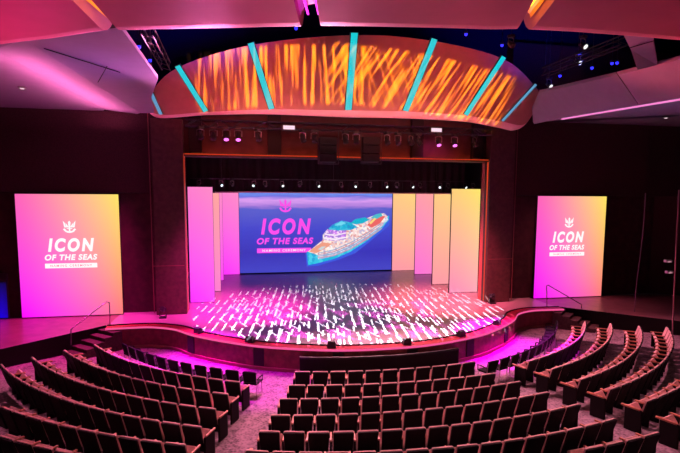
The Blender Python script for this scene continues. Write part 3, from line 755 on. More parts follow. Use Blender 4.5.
# recessed downlights in side ceilings
for px, py, z, lab in ((22, 87, ZL, 'small round downlight in the left side ceiling'), (666, 117, z_r, 'small round downlight in the right side ceiling')):
    c = onz(px, py, z); t_ = thing('downlight', lab, 'downlight', (c.x, c.y, z))
    bm = bmesh.new(); bmesh.ops.create_cone(bm, cap_ends=True, segments=20, radius1=0.13, radius2=0.11, depth=0.05, matrix=Matrix.Translation((c.x, c.y, z-0.025))); obj('trim_ring', bm, M_CHROME, t_)
    bm = bmesh.new(); bmesh.ops.create_cone(bm, cap_ends=True, segments=16, radius1=0.07, radius2=0.07, depth=0.02, matrix=Matrix.Translation((c.x, c.y, z-0.058))); obj('lamp', bm, emis('dim_white_lamp', (1, .8, .85), 1.0), t_)
    wrap(t_)

# big soffit clouds nearest the camera: a flat underside with a rounded front lip
ZS = 8.8
def cloud(front_px, rear, label):
    """front_px: image points along the lower edge; underside runs back over the camera"""
    fp = [onz(a, b, ZS) for a, b in smooth_curve([(x, y, 0) for x, y in front_px], 25) and [(p.x, p.y) for p in smooth_curve([(x, y, 0) for x, y in front_px], 25)]]
    fp = [CAM.xy.to_3d()+(p-CAM.xy.to_3d())*1.105 for p in fp]
    for p in fp: p.z = ZS
    n = len(fp); rp = [Vector(rear[0]).lerp(Vector(rear[1]), i/(n-1)) for i in range(n)]
    prof = []
    for f, r_ in zip(fp, rp):
        d = (r_-f); d.z = 0; d.normalize()
        loop = [r_]
        R0 = 1.3
        for k in range(9):
            a = -PI/2 + k*PI/2/8      # from the underside round to the front
            loop.append(f + d*(R0 - R0*math.cos(a)*1.0) + Vector((0, 0, R0+R0*math.sin(a))))
        loop.append(f + d*0.2+Vector((0, 0, R0+0.2))); loop.append(r_+Vector((0, 0, R0+0.2)))
        prof.append(loop)
    bm = bmesh.new(); solid_strip(bm, prof)
    o = obj('ceiling_soffit', bm, M_CEIL2)
    return tag(o, label, 'ceiling', None)
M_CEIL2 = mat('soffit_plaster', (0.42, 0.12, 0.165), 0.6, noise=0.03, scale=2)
def rearpt(px, back): 
    p = onz(px, 0, ZS); d = p-Vector((CAM.x, CAM.y, ZS)); return CAM.xy.to_3d()*0 + Vector((p.x, p.y, ZS)) 
def rp(px, y): # a point on the underside seen above the frame
    return onz(px, y, ZS)
cloud([(-60, 52), (0, 44), (35, 40), (60, 37.5), (100, 32.5), (118, 30)], (rp(-160, -60), rp(12, -60)), 'leftmost magenta ceiling soffit in the top left corner')
cloud([(132, 30), (180, 29), (233, 28.2), (270, 27.2), (305, 26.5)], (rp(38, -60), rp(278, -60)), 'wide ceiling soffit left of the central magenta slot')
cloud([(323, 26.2), (380, 26.8), (455, 28), (490, 29), (509, 29)], (rp(307, -60), rp(568, -60)), 'wide ceiling soffit right of the central magenta slot')
cloud([(520, 29.5), (560, 31.5), (620, 35.5), (680, 40), (760, 46)], (rp(601, -60), rp(900, -60)), 'rightmost deep red ceiling soffit in the top right corner')
# the slots between the soffits: glowing troughs recessed above
def trough(p_front, p_back, wd, m, refl, label):
    a = onz(*p_front, ZS)+Vector((0, 0, 0.20)); b = onz(*p_back, ZS)+Vector((0, 0, 0.20))
    d = (b-a).normalized(); s = Vector((-d.y, d.x, 0))*wd
    t_ = thing('ceiling_slot', label, 'ceiling slot', (a+b)/2)
    prof = []
    for k in range(8):
        f = k/7; c = a.lerp(b, f)
        prof.append([c+s*math.cos(t)+Vector((0, 0, 0.22*math.sin(t))) for t in [PI*j/8 for j in range(9)]] + [c-s*1.08+Vector((0, 0, .3)), c+s*1.08+Vector((0, 0, .3))])
    bm = bmesh.new(); solid_strip(bm, prof); obj('reflector', bm, refl, t_)
    for q in (0.35, -0.45):
        bm = bmesh.new(); tube(bm, [a+s*q+Vector((0, 0, 0.03)), b+s*q+Vector((0, 0, 0.03))], 0.022, 6); obj('tube_light', bm, m, t_)
    wrap(t_)
E_AMB = emis('amber_tube_light', srgb((1.0, 0.70, 0.12)), 9.0); E_MAG = emis('magenta_tube_light', srgb((0.95, 0.05, 0.85)), 3.0)
GOLD = mat('amber_glow_reflector', (0.85, 0.42, 0.05), 0.4, 0.3)  # amber light on the soffit edges put into the reflector colour
trough((125.5, 29.5), (25, -60), 0.34, E_AMB, GOLD, 'amber glowing slot between the two left ceiling soffits')
trough((314, 26), (292, -60), 0.26, E_MAG, mat('white_reflector', (0.7, 0.6, 0.7), 0.4), 'magenta glowing slot in the middle of the ceiling soffits')
trough((516.5, 29), (584, -60), 0.26, E_AMB, GOLD, 'amber glowing slot between the two right ceiling soffits')
# lights on the soffits
spot('soffit_wash_left', (-9.0, 14.0, 5.0), (-11.0, 9.5, 8.8), 1100, (1.0, 0.03, 0.30), 80, 0.9, 0.5)
spot('soffit_wash', (-4.5, 14.5, 5.2), (-5.5, 9.2, 8.8), 400, (1.0, 0.09, 0.24), 70, 0.9, 0.5)
spot('soffit_wash', (1.5, 14.5, 5.2), (0.5, 9.2, 8.8), 300, (1.0, 0.07, 0.14), 70, 0.9, 0.5)
spot('soffit_wash', (7.0, 14.5, 5.2), (6.5, 9.2, 8.8), 240, (1.0, 0.01, 0.03), 70, 0.9, 0.5)
# far stage-side light that grazes the soffits and catches their rounded front lips
for _x, _p, _c in ((-5.8, 15000, (1, .20, .60)), (-1.5, 10000, (1, .26, .50)), (3.5, 9000, (1, .22, .38)), (6.0, 7000, (1, .10, .14))):
    spot('lip_light', (_x, 21.6, 8.62), (_x*1.25-1.0, 9.5, 8.95), _p, _c, 34, 0.6, 0.3)
# side ceiling washes
spot('lilac_wash_left', (-7.5, 16.0, 4.5), (-9.0, 15.5, 10.0), 330, (0.28, 0.14, 1.0), 50, 0.9, 0.5)
spot('lilac_wash_right', (9.5, 13.0, 2.5), (12.5, 18.0, 10.0), 800, (0.55, 0.30, 1.0), 50, 0.9, 0.5)
_m = (a1+a2)*0.5
_o = area('cove_fill_left', (_m.x+0.25, _m.y-0.3, 8.35), (_m.x-0.1, _m.y, 9.9), 260, (1.0, 0.16, 0.42), 0.1, 0.1)  # unseen strip below the ceiling, added to brighten the cove
_d = (a2-a1).normalized(); _n = Vector((0, 0, 1)); _zz = -(_n - _d*_n.dot(_d)).normalized()
_o.data.size = (a2-a1).length*0.95; _o.data.size_y = 0.08
_o.rotation_euler = Matrix((_d, _zz.cross(_d), _zz)).transposed().to_euler()

# ------------------------------------------------------------------ rigging above the stage
def moving_light(loc, label, grp, size=1.0, m=None, tilt=0.5, pan=0.0):
    t_ = thing('stage_light', label, 'stage light', loc, pan, grp)
    s = size; bm = bmesh.new(); box(bm, 0, 0, -0.06*s, 0.26*s, 0.26*s, 0.12*s, 0.02*s); obj('base', bm, M_FIX, t_)
    bm = bmesh.new(); tube(bm, [(-0.17*s, 0, -0.42*s), (-0.17*s, 0, -0.16*s), (0, 0, -0.12*s), (0.17*s, 0, -0.16*s), (0.17*s, 0, -0.42*s)], 0.025*s, 6); obj('yoke', bm, M_STEEL, t_)
    R_ = Matrix.Rotation(-tilt, 4, 'X'); T = Matrix.Translation((0, 0, -0.42*s))
    bm = bmesh.new(); bmesh.ops.create_cone(bm, cap_ends=True, segments=14, radius1=0.14*s, radius2=0.10*s, depth=0.36*s, matrix=T @ R_); h_ = obj('head', bm, M_FIX, t_)
    bm = bmesh.new(); bmesh.ops.create_cone(bm, cap_ends=True, segments=14, radius1=0.11*s, radius2=0.11*s, depth=0.02*s, matrix=T @ R_ @ Matrix.Translation((0, 0, -0.19*s))); l_ = obj('lens', bm, m or M_VENT, t_)
    l_.parent = h_
    return t_
def truss(name, label, p0, p1, w_=0.3, tm=None, hang=()):
    tm = tm or M_METAL
    t_ = thing(name, label, 'truss', p0); p0, p1 = Vector(p0), Vector(p1); d = (p1-p0); L = d.length; d.normalize()
    s = d.cross(Vector((0, 0, 1))).normalized()*w_/2; u = Vector((0, 0, w_/2))
    for a, b in ((1, 1), (1, -1), (-1, 1), (-1, -1)):
        bm = bmesh.new(); tube(bm, [p0+s*a+u*b, p1+s*a+u*b], 0.025, 6); obj('chord', bm, tm, t_)
    n = int(L/0.5); bm = bmesh.new()
    for i in range(n):
        a = p0+d*(L*i/n); b = p0+d*(L*(i+1)/n); k = 1 if i % 2 else -1
        for q in (-1, 1): tube(bm, [a+s*q+u*k, b+s*q-u*k], 0.014, 4)
        tube(bm, [a+s*k-u, b-s*k-u], 0.014, 4)
    obj('lacing', bm, tm, t_)
    for a, b in hang:
        bm = bmesh.new(); tube(bm, [a, b], 0.02, 5); obj('bracket', bm, tm, t_)
    wrap(t_)
truss('lighting_truss', 'black lighting truss hanging under the red header above the stage', (-7.4, 23.6, 8.75), (7.4, 23.6, 8.75), hang=[((x, 23.6, 8.8), (x, 24.89, 8.8)) for x in (-6, -3, 0, 3, 6)])
truss('lighting_truss', 'dark diagonal truss in the black void at upper left', uny(146, 28, 15.0), uny(166, 66, 20.5), tm=M_BLACK, hang=[(uny(146, 28, 15.0), uny(146, 28, 15.0)+Vector((0, 0, 4)))])
truss('lighting_truss', 'dark truss crossing the black void at upper right', uny(545, 72, 19.5), uny(625, 40, 15.5), tm=M_BLACK, hang=[(uny(545, 72, 19.5), uny(545, 72, 19.5)+Vector((0, 0, 5.5)))])
k = 0
for px, py, m, pan in ((200, 127, None, .4), (213, 129, None, .1), (226, 128, M_LENSP, 0), (238, 128, M_LENSP, 0), (258, 130, None, .4), (303, 127, None, .5), (315, 136, None, 0), (346, 136, None, 0.3), (357, 137, None, 0), (388, 137, None, 0.4), (399, 133, None, .2), (412, 134, None, .7), (420, 140, None, 1.), (440, 134, M_LENSP, 0), (456, 134, M_LENSP, 0), (476, 140, None, .5)):
    p = uny(px, py-4, 23.35); k += 1
    where = 'lit pink' if m else 'unlit black'
    txt = ['at the far left end', 'second from the left end', 'third from left, shining on the brown wall', 'fourth from left, shining on the brown wall', 'left of the white box light', 'right of the left white box light', 'touching the left side of the left speaker box', 'right of the left speaker box', 'left of the right speaker box', 'right of the right speaker box', 'in the gap right of the speaker boxes', 'left of the right white box light', 'just below the right white box light', 'left of the two pink lights on the right', 'right of the two pink lights on the right', 'at the far right end'][k-1]
    moving_light((p.x, 23.5, 8.585), '%s stage light under the header, %s' % (where, txt), 'stage lights under the header', 0.95, m, 0.5, pan)
for px, py, lab in ((289, 127.5, 'left white lit box light under the header'), (436.5, 130, 'right white lit box light under the header')):
    p = uny(px, py, 23.2); t_ = thing('box_light', lab, 'stage light', p)
    bm = bmesh.new(); box(bm, p.x, p.y+0.08, p.z, 0.62, 0.16, 0.26, 0.02); obj('housing', bm, M_FIX, t_)
    bm = bmesh.new(); box(bm, p.x, p.y-0.01, p.z, 0.52, 0.02, 0.17); obj('lamp', bm, emis('white_pink_lamp', (1, .72, .85), 1.0), t_)
    bm = bmesh.new(); tube(bm, [p+Vector((0, .1, 0)), Vector((p.x, 23.45, 8.6))], 0.02, 5); obj('hanger', bm, M_METAL, t_)
    wrap(t_)
# hanging speaker boxes
for x0, x1, lab in ((318, 338.5, 'left black speaker cluster hanging at the middle of the stage opening'), (361, 381.5, 'right black speaker cluster hanging at the middle of the stage opening')):
    a = uny(x0, 162, 23.3); b = uny(x1, 137, 23.3); t_ = thing('speaker_cluster', lab, 'speaker', ((a.x+b.x)/2, 23.5, a.z), 0, 'hanging speaker clusters')
    n = 3; hh = (b.z-a.z)/n
    for i in range(n):
        bm = bmesh.new(); box(bm, (a.x+b.x)/2, 23.5, a.z+hh*(i+.5), b.x-a.x-0.16, 0.5, hh-0.03, 0.02); obj('speaker_cabinet', bm, M_BLACK, t_)
    bm = bmesh.new()
    for xx in (a.x, b.x):
        tube(bm, [(xx, 23.3, a.z-0.08), (xx, 23.3, 8.5), (xx, 23.45, 8.61)], 0.022, 5)
    tube(bm, [(a.x, 23.3, a.z-0.08), (b.x, 23.3, a.z-0.08)], 0.022, 5)
    obj('frame', bm, M_METAL, t_); wrap(t_)
# dark vertical returns on the wall above the opening
for px0, px1, lab in ((189, 201, 'dark panel above the opening beside the left pilaster'), (268, 281, 'narrow dark panel above the opening left of the speakers'), (412, 424, 'narrow dark panel above the opening right of the speakers'), (473, 487, 'dark panel above the opening beside the right pilaster')):
    a = uny(px0, 154, 24.6); b = uny(px1, 118, 24.6); bm = bmesh.new()
    x0_, x1_ = max(a.x, -7.5), min(b.x, 7.5); box(bm, (x0_+x1_)/2, 24.74, 8.45, x1_-x0_, 0.3, 2.05, 0.01)
    tag(obj('wall_panel', bm, M_BLACK), lab, 'panel')
spot('upper_wall_pink', (-5.1, 23.5, 8.3), (-5.1, 24.9, 7.4), 60, (1.0, 0.03, 0.40), 100, 0.9, 0.1)
spot('upper_wall_pink', (4.9, 23.5, 8.3), (4.9, 24.9, 7.4), 60, (1.0, 0.03, 0.40), 100, 0.9, 0.1)
area('lintel_strip', (0, 24.6, 7.50), (0, 24.9, 8.0), 30, (1.0, 0.12, 0.04), 14.5, 0.05)
# row of small fixtures along the bottom of the border
t_ = thing('lighting_bar', 'long thin lighting bar along the bottom of the black border', 'lighting bar', (0, 27.2, 6.2))
bm = bmesh.new(); tube(bm, [(-7.6, 27.3, 6.435), (8.3, 27.3, 6.435)], 0.03, 6); obj('pipe', bm, M_METAL, t_)
for _x in (-6, 0, 6):
    bm = bmesh.new(); tube(bm, [(_x, 27.3, 6.4), (_x, 27.3, 15.095)], 0.015, 4); obj('drop_line', bm, M_METAL, t_)
bm = bmesh.new(); box(bm, 0.4, 27.45, 5.74, 13.5, 0.06, 0.06); obj('bottom_batten', bm, mat('rose_batten', (0.5, .2, .3), .5), t_); wrap(t_)
xs = [199, 221, 232, 254, 265, 282, 300, 318, 341, 356, 370, 386, 397, 412, 420, 440, 448, 465, 473]
ordw = ['first', 'second', 'third', 'fourth', 'fifth', 'sixth', 'seventh', 'eighth', 'ninth', 'tenth', 'eleventh', 'twelfth', 'thirteenth', 'fourteenth', 'fifteenth', 'sixteenth', 'seventeenth', 'eighteenth', 'nineteenth', 'twentieth']
for i, px in enumerate(xs):
    p = uny(px, 184, 27.25)
    moving_light((p.x, 27.25, 6.40), 'small bright lensed stage light on the border bar, %s from the left' % ordw[i], 'small lights on the border bar', 0.62, M_LENS if i % 2 else mat('dark_lens', (0.1, .1, .12), .2), 1.0, 0.5 if i % 3 else -0.4)
# lights up in the black void
for px, py, y, m, lab in ((583, 44, 17.0, M_WHITE_EM, 'small white spotlight hanging high in the void at upper right'), (578, 60, 18.0, M_WHITE_EM, 'small white spotlight below the other in the void at upper right'), (549, 84, 21.0, M_WHITE_EM, 'small white spotlight next to the right tip of the header'), (511, 43, 18, M_VENT, 'dark spotlight above the right end of the header')):
    p = uny(px, py, y); t_ = moving_light((p.x, p.y, p.z+0.3), lab, 'spotlights in the black ceiling void', 0.8, m, 0.9, 0.3)
    bm = bmesh.new(); tube(bm, [(0, 0, 0), (0, 0, 15.11-t_.location.z)], 0.015, 4); obj('drop_pipe', bm, M_METAL, t_)
bl = ((139, 47, 16, 'blue point of light at upper left beside the ceiling soffit'), (150, 60.5, 18, 'blue point of light lower on the left truss'), (296, 28.5, 18, 'blue point of light above the header left of the centre slot'), (466, 34.5, 18, 'blue point of light above the header to the right'), (502, 45.5, 19, 'blue point of light above the fifth cyan fin'), (617, 63, 17, 'blue point of light beside the right upright panel'), (612, 63.5, 17, 'fainter blue point of light beside the right upright panel'), (560, 76, 18, 'blue point of light near the right tip of the header'), (592, 68, 17, 'blue point of light in the middle of the right void'), (127, 40, 15, 'blue point of light tucked against the left soffit corner'), (634, 46, 13.0, None))
for px, py, y, lab in bl[:-1]:
    p = uny(px, py, y); t_ = thing('blue_light', lab, 'light', p, 0, 'blue points of light in the ceiling void')
    bm = bmesh.new(); bmesh.ops.create_icosphere(bm, subdivisions=2, radius=0.055, matrix=Matrix.Translation(p)); obj('lamp', bm, M_BLUE, t_)
    bm = bmesh.new(); tube(bm, [p+Vector((0, 0, .05)), Vector((p.x, p.y, 15.1))], 0.012, 4); bmesh.ops.create_cone(bm, cap_ends=True, segments=10, radius1=0.08, radius2=0.05, depth=0.1, matrix=Matrix.Translation(p+Vector((0, 0, .08)))); obj('holder', bm, M_METAL, t_)
    wrap(t_)

# ------------------------------------------------------------------ side stage things
a = uny(-8, 318, 24.3); b = uny(8, 272, 24.3)
t_ = thing('video_screen', 'deep blue glowing screen at the far left edge beside the large side screen', 'screen', ((a.x+b.x)/2, 24.3, 0))
bm = bmesh.new(); box(bm, (a.x+b.x)/2-0.1, 24.45, 1.05, b.x-a.x, 0.1, 2.0, 0.01); obj('housing', bm, M_BLACK, t_)
bm = bmesh.new(); box(bm, (a.x+b.x)/2-0.1, 24.39, 0.85, b.x-a.x-0.1, 0.02, 1.6); obj('picture', bm, led_gradient('blue_picture', (.02, .02, .35), (.02, .02, .25), (.0, .0, 1), (.05, .0, .7), 1.0), t_); wrap(t_)
# black technical lamps at pilaster feet
for px, py, lab in ((163, 318, 'small black spotlight on a stand at the foot of the left pilaster'), (492, 303.5, 'small black spotlight on a stand at the foot of the right pilaster')):
    p = unz(px, py, 0.0); p.y = min(p.y, 23.7); t_ = thing('floor_light', lab, 'stage light', (p.x, p.y, 0), 0, None)
    bm = bmesh.new(); box(bm, 0, 0, 0.03, 0.3, 0.3, 0.06, 0.01); obj('base', bm, M_FIX, t_)
    bm = bmesh.new(); tube(bm, [(-.15, 0, .45), (-.15, 0, .12), (0, 0, .06), (.15, 0, .12), (.15, 0, .45)], 0.02, 6); obj('yoke', bm, M_METAL, t_)
    bm = bmesh.new(); bmesh.ops.create_cone(bm, cap_ends=True, segments=14, radius1=0.13, radius2=0.10, depth=0.34, matrix=Matrix.Translation((0, 0, .42)) @ Matrix.Rotation(1.2, 4, 'X')); obj('head', bm, M_FIX, t_)
# right: steel upright and wall lights near the photo's right edge
p = unz(641, 316, 0.0); q = uny(646, 195, 21.0)
bm = bmesh.new(); pts = [Vector((p.x, p.y, 0)), Vector((p.x+0.5, p.y+0.4, 2.6)), Vector((p.x+1.15, p.y+0.9, 5.4))]
pts = [unz(634.5, 312, 0.0)]; y0 = pts[0].y
pts += [uny(636.5, 285, y0), uny(641, 250, y0), uny(644, 220, y0), uny(645.5, 193, y0)]
tube(bm, smooth_curve(pts, 12), 0.022, 6); tag(obj('edging', bm, mat('grey_edging', (0.22, .14, .18), .5)), 'thin grey cable of a wall panel above the right side stage floor', 'edging')  # edge line of a wall panel, drawn as a thin tube
y1 = 21.5
for px, py, lab in ((668, 261, 'small pinkish wall light at the right edge, upper'), (669, 272, 'small pinkish wall light at the right edge, lower')):
    p = uny(px, py, y1); t_ = thing('wall_light', lab, 'wall light', p, 0)
    bm = bmesh.new(); box(bm, p.x, p.y, p.z, 0.34, 0.2, 0.14, 0.02); obj('housing', bm, M_CHROME, t_)
    bm = bmesh.new(); box(bm, p.x-.02, p.y-.11, p.z-.02, 0.2, 0.02, 0.07); obj('lamp', bm, emis('dim_pink_lamp', (.9, .4, .5), .5), t_)
    bm = bmesh.new(); box(bm, p.x+.25, p.y+.05, p.z, 0.3, 0.05, 0.05); obj('bracket', bm, M_METAL, t_); wrap(t_)
pb = unz(676, 330, PIT+.5); bm = bmesh.new(); y2 = pb.y
pts = [uny(672, 345, y2), uny(676, 250, y2), uny(679, 190, y2)]
tube(bm, pts, 0.03, 6); tag(obj('upright_pole', bm, mat('rose_pole', (0.35, .14, .18), .5)), 'thin upright pole near the right edge of the photo', 'pole')

# ------------------------------------------------------------------ low barrier in front of the centre block
A_, B_ = Vector((-3.03, 17.0, 0)), Vector((2.95, 16.95, 0))
bm = bmesh.new(); prof = []
rB = 11.6; cB = 27.9
for i in range(31):
    x = -3.05 + 6.0*i/30; y = cB - math.sqrt(rB*rB - (x)**2)*1.0 + 0.45
    prof.append([(x, y, PIT), (x, y, -0.24), (x, y+0.1, -0.24), (x, y+0.1, PIT)])
solid_strip(bm, prof)
tb = thing('low_barrier', 'low black curved barrier in front of the centre seats', 'barrier', (0, 16.7, PIT))
obj('panel', bm, M_ENDP, tb)
bm = bmesh.new(); tube(bm, [(p[1][0], p[1][1]+.05, -0.22) for p in prof], 0.06, 8); obj('cap_rail', bm, M_BLACK, tb); wrap(tb)

# ------------------------------------------------------------------ theatre seats
SW = 0.55
BACK_T = 0.92
def rounded_back(bm, w0, w1, z0, z1, y0, y1, th, r=0.05, bow=0.02):
    """leaning panel: bottom (w0,z0,y0) to top (w1,z1,y1), rounded upper corners, slightly bowed"""
    n = 8; pts = []
    prof = [(-w0/2, 0), (-w0/2*1.0, 0.35), (-w1/2, 1-r/(z1-z0))]
    for k in range(1, 5):
        a = PI - k*PI/2/4; prof.append((-w1/2+r+r*math.cos(a), 1-(r-r*math.sin(a))/(z1-z0)))
    full = prof + [(-x, v) for x, v in prof[::-1]]
    def P(x, v, off):
        return Vector((x, y0+(y1-y0)*v + off + bow*(1-(2*x/w1)**2), z0+(z1-z0)*v))
    a = [bm.verts.new(P(x, v, -th/2)) for x, v in full]; b = [bm.verts.new(P(x, v, th/2)) for x, v in full]
    bm.faces.new(a); bm.faces.new(b[::-1]); m = len(a)
    for i in range(m): bm.faces.new((a[i], b[i], b[(i+1) % m], a[(i+1) % m]))
def make_seat():
    t_ = thing('theatre_seat', '', 'seat')
    bm = bmesh.new(); rounded_back(bm, 0.42, 0.475, 0.40, BACK_T, -0.19, -0.345, 0.045, 0.03); obj('back_cushion', bm, M_FABRIC, t_)
    bm = bmesh.new(); rounded_back(bm, 0.43, 0.465, 0.24, BACK_T-0.014, -0.185, -0.385, 0.05, 0.03, 0.0); obj('back_shell', bm, M_SHELL, t_)
    bm = bmesh.new(); box(bm, 0, 0, 0, 0.44, 0.38, 0.10, 0.03, rot=Matrix.Rotation(rad(55), 3, 'X'))
    for v in bm.verts: v.co += Vector((0, 0.04, 0.47))
    obj('seat_cushion', bm, M_FABRIC, t_)
    bm = bmesh.new(); box(bm, SW/2, -0.04, 0.30, 0.045, 0.30, 0.60, 0.01); obj('side_frame', bm, M_ENDP, t_)
    bm = bmesh.new(); box(bm, SW/2, -0.01, 0.63, 0.05, 0.44, 0.045, 0.015); obj('armrest', bm, M_ARM, t_)
    return t_
def make_end(sgn):
    bm = bmesh.new(); box(bm, sgn*SW/2, -0.06, 0.31, 0.06, 0.44, 0.62, 0.02)
    bm.verts.ensure_lookup_table(); o = obj('end_panel', bm, M_ENDP); bm = bmesh.new(); box(bm, sgn*SW/2, 0.02, 0.63, 0.075, 0.50, 0.05, 0.015)
    o2 = obj('armrest', bm, M_ARM); return o, o2
proto = make_seat()
END = {-1: make_end(-1), 1: make_end(1)}
used = {'p': False, 'e': {-1: False, 1: False}}
def put_seat(loc, rz, label, grp, end=0):
    if not used['p']: r = proto; used['p'] = True
    else:
        r = proto.copy(); COL.objects.link(r)
        for c in [c for c in proto.children if c.name.split('.')[0] in ('back_cushion', 'back_shell', 'seat_cushion', 'side_frame') or c in ARM0]:
            d = c.copy(); COL.objects.link(d); d.parent = r
    r.location = loc; r.rotation_euler = (0, 0, rz); r['label'] = label; r['group'] = grp; r['category'] = 'seat'
    return r
ARM0 = [c for c in proto.children if c.name.startswith('armrest')]
ends_todo = []
def circle3(a, b, c):
    ax, ay, bx, by, cx, cy = a.x, a.y, b.x, b.y, c.x, c.y
    d = 2*(ax*(by-cy)+bx*(cy-ay)+cx*(ay-by))
    ux = ((ax*ax+ay*ay)*(by-cy)+(bx*bx+by*by)*(cy-ay)+(cx*cx+cy*cy)*(ay-by))/d
    uy = ((ax*ax+ay*ay)*(cx-bx)+(bx*bx+by*by)*(ax-cx)+(cx*cx+cy*cy)*(bx-ax))/d
    return Vector((ux, uy)), math.hypot(ax-ux, ay-uy)
def untop(px, py, h=BACK_T):
    z = 0.0
    for _ in range(6):
        p = unz(px, py, z); z = floor_z(p.x, p.y)+h-0.02
    return p
ORD = ordw
def seat_row(pxs, n, labeler, grp, start_right=False, ends=(True, True), pitch=None, maxn=40, back=0.36, h=BACK_T, put=put_seat, rfix=None):
    """pxs: three image points on the row's top edge (left, mid, right)"""
    A, B, C = [untop(*p, h) for p in pxs]
    c, r = circle3(A, B, C) if B is not None else (Vector((0, 0)), 1)
    if rfix:
        if pitch is None or rfix > 0:
            m_ = Vector(((A.x+C.x)/2, (A.y+C.y)/2)); q = Vector((C.x-A.x, C.y-A.y)); h_ = q.length/2; n_ = Vector((-q.y, q.x)).normalized()
            if n_.y < 0: n_ = -n_
            r = rfix; c = m_ + n_*math.sqrt(r*r-h_*h_)
        else:
            c = Vector((0.0, 25.9)); E_ = C if start_right else A; r = math.hypot(E_.x-c.x, E_.y-c.y)
    a0 = math.atan2(A.y-c.y, A.x-c.x); a1 = math.atan2(C.y-c.y, C.x-c.x)
    if rfix and rfix < 0:
        if start_right: a0 = a1-1.2
        else: a1 = a0+1.2
    if n:
        da = (a1-a0)/n; angs = [a0+da*(i+.5) for i in range(n)]
    else:
        da = pitch/r; n = min(maxn, 60)
        if start_right: angs = [a1-da*(i+.5) for i in range(n)]
        else: angs = [a0+da*(i+.5) for i in range(n)]
        keep = []
        for a in angs:
            p = Vector((c.x+r*math.cos(a), c.y+r*math.sin(a), 0.0)); sx, sy, sz = proj(p)
            if sz < 2 or sx < -14 or sx > 694: break
            keep.append(a)
        angs = keep
    cnt = len(angs)
    info = (round(r, 2), tuple(round(v, 2) for v in c), cnt, round(abs(a1-a0)*r/max(cnt, 1), 3)); print('ROW', grp, info)
    angs = sorted(angs)
    for i, a in enumerate(angs):
        rr = r-back; x, y = c.x+rr*math.cos(a), c.y+rr*math.sin(a)
        s = put((x, y, floor_z(x, y)), a+PI/2-PI*0 + 0.0 + (PI/2-PI/2), labeler(i, cnt), grp)
        if put is put_seat:
            if i == 0 and ends[0]: ends_todo.append((s, -1))
            if i == cnt-1 and ends[1]: ends_todo.append((s, 1))
def lab_c(rowword):
    def f(i, n):
        if i == 0: return 'black-backed seat at the left end of the %s centre row' % rowword
        if i == n-1: return 'black-backed seat at the right end of the %s centre row' % rowword
        return 'black-backed seat, %s from the left in the %s centre row' % (ORD[i], rowword)
    return f
rw = ['front', 'second', 'third', 'fourth', 'fifth', 'sixth', 'seventh']
def LC(k): return lab_c(rw[k])
# centre block
seat_row([(293.6, 372), (383.3, 370.5), (476, 362)], 11, LC(0), 'seats in the front centre row')
seat_row([(287.6, 385), (401.5, 382.3), (496, 373)], 12, LC(1), 'seats in the second centre row')
seat_row([(278, 398.7), (401.8, 395), (522, 381)], 13, LC(2), 'seats in the third centre row')
seat_row([(269, 415), (404.2, 411), (549.7, 391.5)], 14, LC(3), 'seats in the fourth centre row')
seat_row([(257, 431), (405, 429), (581, 403.4)], 15, LC(4), 'seats in the fifth centre row')
seat_row([(243.6, 450.5), (425, 449), (617, 418)], 16, LC(5), 'seats in the sixth centre row')
def lab_c7(i, n):
    return ('black-backed seat at the right end of the seventh centre row' if i == n-1 else 'black-backed seat in the seventh centre row, %s from the right end' % ORD[n-1-i])
seat_row([(583, 452), (625, 441), (660.6, 431.8)], None, lab_c7, 'seats in the seventh centre row', ends=(False, True), start_right=True, pitch=0.556, maxn=4, rfix=-1)
# side blocks
def lab_s(side, rowword, from_aisle_right):
    def f(i, n):
        k = n-1-i if from_aisle_right else i
        if k == 0: return 'black-backed seat at the aisle end of the %s row in the %s block' % (rowword, side)
        return 'black-backed seat in the %s row of the %s block, %s from the aisle' % (rowword, side, ORD[k])
    return f
seat_row([(93.5, 344), (168, 367.5), (241, 382)], 13, lab_s('left', 'front', True), 'seats in the front left row', rfix=12.3)
seat_row([(63.5, 349.4), (145, 382), (229.5, 394)], 14, lab_s('left', 'second', True), 'seats in the second left row', rfix=13.3)
seat_row([(31, 356.5), (120, 391.5), (217, 409)], 15, lab_s('left', 'third', True), 'seats in the third left row', rfix=14.4)
seat_row([(0, 363.5), (68, 400.5), (202.6, 427)], 16, lab_s('left', 'fourth', True), 'seats in the fourth left row', ends=(False, True))
seat_row([(1.8, 399), (60, 423.5), (187, 445)], None, lab_s('left', 'fifth', True), 'seats in the fifth left row', start_right=True, pitch=0.558, ends=(False, True), rfix=-1)
seat_row([(-20, 424), (10, 438), (75, 454)], None, lambda i, n: 'black-backed seat low in the bottom left corner, %s from the left edge of the photo' % ORD[i], 'seats in the sixth left row', start_right=True, pitch=0.558, ends=(False, False), rfix=-1)
seat_row([(528.5, 361), (560, 344), (585, 321)], 13, lab_s('right', 'front', False), 'seats in the front right row', rfix=12.1)
seat_row([(551.5, 369), (586.5, 353), (610.6, 323)], 14, lab_s('right', 'second', False), 'seats in the second right row', rfix=13.2)
seat_row([(580, 379.5), (621.8, 355), (638.9, 325.5)], 15, lab_s('right', 'third', False), 'seats in the third right row', rfix=14.4)
seat_row([(609, 389.6), (648, 370), (666.6, 326.4)], 16, lab_s('right', 'fourth', False), 'seats in the fourth right row', rfix=15.6)
seat_row([(646, 401.5), (665.9, 392.5), (682, 381)], None, lab_s('right', 'fifth', False), 'seats in the fifth right row', pitch=0.558, ends=(True, False), maxn=8, rfix=-1)
seat_row([(684, 415), (700, 407), (715, 399)], None, lab_s('right', 'sixth', False), 'seats in the sixth right row', pitch=0.558, ends=(True, False), maxn=4, rfix=-1)
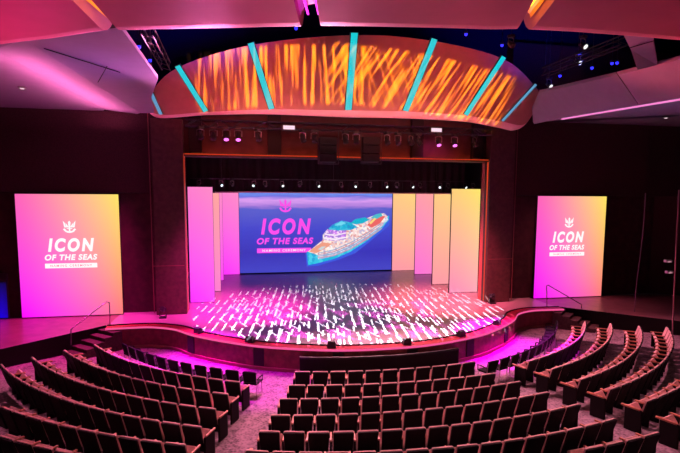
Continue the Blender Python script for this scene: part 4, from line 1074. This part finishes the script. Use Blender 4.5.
# aisle end panels (the right-hand side frame and armrest already exist on every seat)
for s, sgn in ends_todo:
    for e in END[sgn]:
        if sgn == 1 and e is END[sgn][1]: continue
        if e.parent is None: e.parent = s
        else:
            d = e.copy(); COL.objects.link(d); d.parent = s
if END[1][1].parent is None: bpy.data.objects.remove(END[1][1])

# ------------------------------------------------------------------ loose chairs in the pit
CH = 0.86
def make_chair():
    t_ = thing('pit_chair', '', 'chair')
    bm = bmesh.new(); rounded_back(bm, 0.44, 0.46, 0.50, CH, -0.19, -0.27, 0.05, 0.06, 0.0); obj('backrest', bm, M_CHAIR, t_)
    bm = bmesh.new(); box(bm, 0, 0.0, 0.45, 0.46, 0.44, 0.06, 0.02); obj('seat', bm, M_CHAIR, t_)
    for sx in (-1, 1):
        bm = bmesh.new(); tube(bm, [(sx*0.22, 0.20, 0), (sx*0.22, 0.18, 0.43)], 0.014, 6); obj('leg', bm, M_CHROME, t_)
        bm = bmesh.new(); tube(bm, [(sx*0.22, -0.22, 0), (sx*0.22, -0.19, 0.43), (sx*0.225, -0.26, 0.80)], 0.014, 6); obj('leg', bm, M_CHROME, t_)
        bm = bmesh.new(); tube(bm, [(sx*0.25, -0.2, 0.62), (sx*0.26, 0.05, 0.65), (sx*0.26, 0.18, 0.64), (sx*0.235, 0.19, 0.45)], 0.018, 6); obj('armrest', bm, M_CHAIR, t_)
    return t_
cproto = make_chair(); cu_ = {'p': False}
CK = list(cproto.children)
def put_chair(loc, rz, label, grp):
    if not cu_['p']: r = cproto; cu_['p'] = True
    else:
        r = cproto.copy(); COL.objects.link(r)
        for c in CK:
            d = c.copy(); COL.objects.link(d); d.parent = r
    r.location = (loc[0], loc[1], loc[2]); r.rotation_euler = (0, 0, rz); r['label'] = label; r['group'] = grp; r['category'] = 'chair'
    return r
def lab_p(side, right_first):
    def f(i, n):
        k = n-1-i if right_first else i
        if k == 0: return 'loose black chair with thin legs at the aisle end of the %s pit row' % side
        return 'loose black chair with thin legs in the %s pit row, %s from the aisle' % (side, ORD[k])
    return f
seat_row([(121, 343), (188, 364), (258, 373.5)], 11, lab_p('left', True), 'loose chairs in the left pit row', back=0.28, h=CH, put=put_chair)
seat_row([(487.5, 363), (530, 345), (557, 320)], 13, lab_p('right', False), 'loose chairs in the right pit row', back=0.28, h=CH, put=put_chair, rfix=11.4)
bpy.context.view_layer.update()
